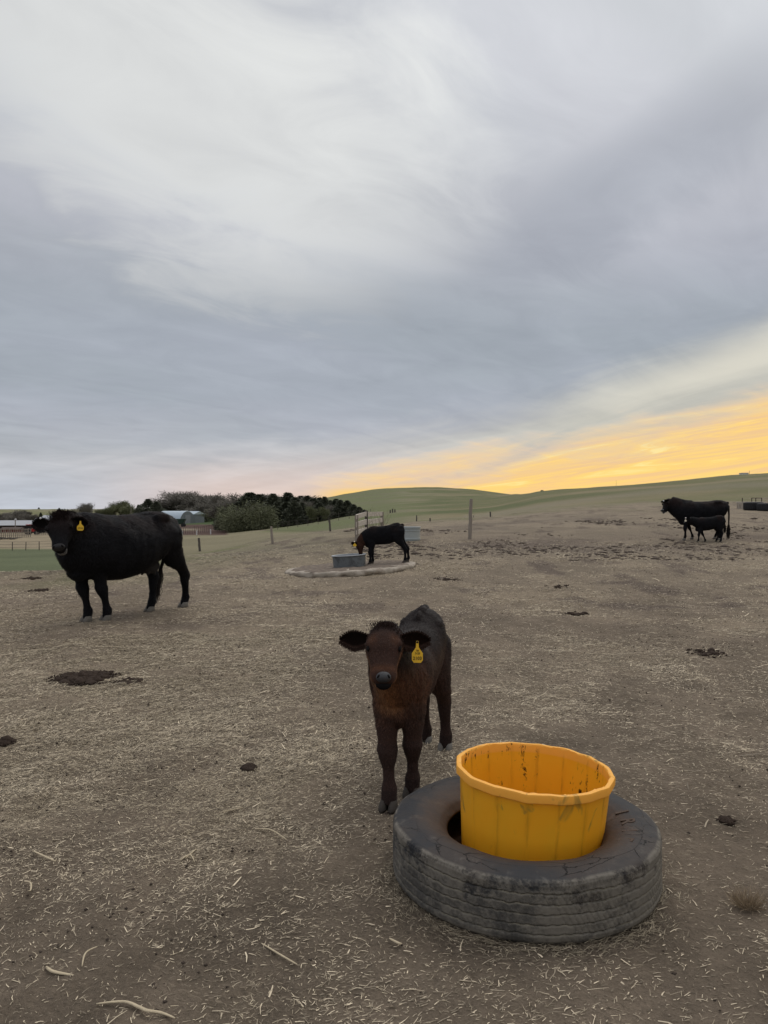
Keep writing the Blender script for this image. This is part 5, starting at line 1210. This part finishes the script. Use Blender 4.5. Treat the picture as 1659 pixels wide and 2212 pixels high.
V = [(-1.4, -.8, .9), (1.4, -.8, .9), (1.4, .8, .9), (-1.4, .8, .9), (-1.9, -1.1, 2.1), (1.9, -1.1, 2.1), (1.9, 1.1, 2.1), (-1.9, 1.1, 2.1)]
link('hopper', npmesh('h', V, [(3, 2, 1, 0), (4, 5, 6, 7), (0, 1, 5, 4), (1, 2, 6, 5), (2, 3, 7, 6), (3, 0, 4, 7)]), M_greenp, wag)
mb = MB(); mb.box((0, 0, .8), (3.4, .9, .15)); mb.build('chassis', M_dark, wag)
for sx_ in (-1, 1):
    for sy_ in (-1, 1):
        mb = MB(); mb.tube([(sx_ * 1.3, sy_ * .75 - .15, .48), (sx_ * 1.3, sy_ * .75 + .15, .48)], .5, 14); mb.build('wheel', M_black, wag)

def gable(px, d_, L_, W_, Hw, Hr, rz, lab, wall, roof, name, openings=0, zoff=0):
    c = place(px, d_); b = empty(name, c, rz, label=lab, cat='building')
    mb = MB(); mb.box((0, 0, Hw / 2), (L_, W_, Hw)); mb.build('wall', wall, b)
    l, ww = L_ / 2 + .3, W_ / 2 + .4
    V = [(-l, -ww, Hw + .02), (l, -ww, Hw + .02), (l, 0, Hw + Hr), (-l, 0, Hw + Hr), (-l, ww, Hw + .02), (l, ww, Hw + .02)]
    link('roof', npmesh('r', V, [(0, 1, 2, 3), (3, 2, 5, 4), (0, 3, 4), (1, 5, 2)]), roof, b)
    for i in range(openings):
        mb = MB(); mb.box((-l + (i + .7) * 2 * l / openings, -W_ / 2 - .02, Hw * .42), (1.2 * l / openings, .06, Hw * .8)); mb.build('opening', M_dark, b)
gable(10, 165, 12, 5, 1.5, 1.1, .12, 'low building with a long white roof at the left edge', M_wallbr, M_roofw, 'farm_building', 3)
gable(135, 160, 10.5, 5, 1.6, 1.5, .10, 'long low shed with a grey metal roof behind the black cow head', M_wallbr, M_roofg, 'cattle_shed', 4)
gable(120, 176, 5, 4, 2.6, 1.0, 0, 'small white building behind the grey-roofed shed', M_white, M_roofw, 'farm_building')
gable(272, 240, 8, 5, 1.9, .7, 0, 'long pale-roofed building just above the cow back', M_wallbr, M_roofg, 'farm_building')
# red tractor
tc = place(69, 142); tr = empty('red_tractor', tc, .2, label='small red tractor parked on the tan field edge at the left', cat='tractor')
mb = MB(); mb.box((.35, 0, .85), (1.3, .6, .55)); mb.build('bonnet', M_red, tr)
mb = MB(); mb.box((-.55, 0, 1.3), (.8, .9, 1.1)); mb.build('cab', M_dark, tr); mb = MB(); mb.box((-.55, 0, 1.9), (.95, 1.0, .1)); mb.build('cab_roof', M_red, tr)
for x_, r_ in ((-.6, .62), (.85, .38)):
    for y_ in (-.6, .6):
        mb = MB(); mb.tube([(x_, y_ - .14, r_), (x_, y_ + .14, r_)], r_, 14); mb.build('wheel', M_black, tr)
mb = MB(); mb.box((1.3, 0, .55), (.7, 1.2, .3)); mb.build('loader_bucket', M_roofg, tr)
# red implement and brown clutter sheds by the left edge
gable(28, 158, 3.6, 2, .8, .3, .1, 'low rusty red shed in front of the white-roofed building', M_rust, M_wallbr, 'small_shed')
# utility poles
for px, d_, top, lb in ((33, 160, 1121, 'thin yard light pole above the white-roofed building'), (283, 250, 1093, 'thin pole with a lamp above the black cow back')):
    c = place(px, d_); h = (EYE - (top - CY) * d_ / F) - c.z; t = empty('utility_pole', c, 0, label=lb, cat='pole'); mb = MB(); mb.tube([(0, 0, -.2), (0, 0, h)], [.12, .09], 8); mb.build('pole', M_wood, t)
    mb = MB(); mb.ell((.1, -.1, h - .1), (.3, .2, .16), 8, 5); mb.build('lamp', M_white, t)

def fence(name, pts, dist, n, hgt, lab, wires=(.35, .7, .98), pmat=M_wooddark, pr=.05, rails=False):
    (xa, xb) = pts; a = Vector((wx(xa, dist[0]), dist[0], 0)); b = Vector((wx(xb, dist[1]), dist[1], 0)); a.z = gz1(a.x, a.y)
    f = empty(name, a, 0, label=lab, cat='fence'); P = []
    for i in range(n):
        t = i / (n - 1); x = a.x + (b.x - a.x) * t; y = a.y + (b.y - a.y) * t; P.append(Vector((x, y, gz1(x, y))) - a)
    pm = MB().tube([(0, 0, -.2), (0, 0, hgt)], [pr, pr * .85], 6).mesh('post'); pm.materials.append(pmat)
    for p in P: o = link('post', pm, None, f); o.location = p; o.rotation_euler = (random.uniform(-.04, .04), random.uniform(-.05, .05), 0); o.scale = (1, 1, random.uniform(.85, 1.1))
    for wv_ in wires:
        mb = MB(); mb.tube([p + Vector((0, -pr, hgt * wv_)) for p in P], .045 if rails else .012, 4); mb.build('rail' if rails else 'wire', pmat, f)
fence('wire_fence', (-60, 345), (85, 85), 15, 1.0, 'sagging wire fence between the green field and the tan stubble at the left')
fence('corral_fence', (-40, 66), (122, 128), 26, 1.5, 'dense dark corral fence at the far left farmyard', (.3, .6, .95), M_wood, .07, True)
fence('corral_fence', (78, 180), (138, 142), 26, 1.4, 'dense brown corral fence in front of the grey-roofed shed', (.3, .6, .95), M_wood, .07, True)
fence('corral_fence', (352, 486), (128, 140), 30, 1.2, 'thin picket fence along the red-brown corral ground', (.5, .95), M_wooddark, .04)
fence('wire_fence', (486, 640), (140, 128), 12, 1.0, 'fine wire fence below the willow clump', (.5, .95), M_wooddark, .035)
fence('wire_fence', (600, 800), (116, 112), 10, 1.1, 'faint wire fence crossing the pasture below the evergreen belt', (.5, .95), M_wooddark, .04)
for px, d_, lb in ((394, 124, 'left white post at the corral fence right of the cow'), (425, 126, 'middle white post at the corral fence right of the cow'), (455, 128, 'right white post at the corral fence right of the cow')):
    c = place(px, d_); o = MB().tube([(0, 0, -.1), (0, 0, .85)], [.09, .08], 8).build('white_post', M_white, None); o.location = c; tag(o, lb, 'post', 'white posts at the corral')
# three stubs on the pasture above the panel
for px, d_, lb in ((843, 118, 'left stub of three small posts on the pasture'), (848, 118, 'middle stub of three small posts on the pasture'), (853, 117, 'right stub of three small posts on the pasture')):
    c = place(px, d_); o = MB().tube([(0, 0, -.1), (0, 0, .5 if px != 848 else .62)], [.12, .10], 7).build('post_stub', M_wooddark, None); o.location = c; tag(o, lb, 'post', 'post stubs on the pasture')
# brush pile, far left
c = place(12, 118); mb = MB()
for i in range(40):
    a = random.uniform(0, 6.28); p = Vector((random.uniform(-2, 2), random.uniform(-.8, .8), random.uniform(.05, .35))); mb.tube([p, p + Vector((math.cos(a) * 1.1, math.sin(a) * .6, random.uniform(-.1, .15)))], [.06, .03], 5)
o = mb.build('brush_pile', M_wooddark, None); o.location = c; tag(o, 'dark heap of branches on the tan field at the left edge', 'brush pile')
# on the hill: house trailer, mast, bush
c = place(1607, 170); hs = empty('hill_house', c, 0, label='small white building on the skyline of the right hill', cat='building')
mb = MB(); mb.box((0, 0, .05), (1.5, 1.4, .7)); mb.build('wall', M_white, hs); mb = MB(); mb.box((0, 0, .45), (1.6, 1.5, .08)); mb.build('roof', M_grey, hs)
c = place(1619, 184); o = MB().tube([(0, 0, -.2), (0, 0, 1.7)], [.045, .03], 6).build('utility_pole', M_wooddark, None); o.location = c; tag(o, 'thin pole right of the white hill building', 'pole')
c = place(1331, 200); o = MB().tube([(0, 0, -.2), (0, 0, 1.9)], [.035, .02], 6).build('mast', M_wooddark, None); o.location = c; tag(o, 'hair-thin mast on the skyline left of the right cow', 'mast')
c = place(1171, 186); mb = MB()
for i in range(9): mb.ell((random.uniform(-.3, .3), random.uniform(-.2, .2), random.uniform(-.1, .12)), (.2, .2, .18), 7, 5)
o = mb.build('hill_bush', M_greenp, None, True); o.location = c; tag(o, 'tiny dark bush on the skyline dip of the hill', 'bush')
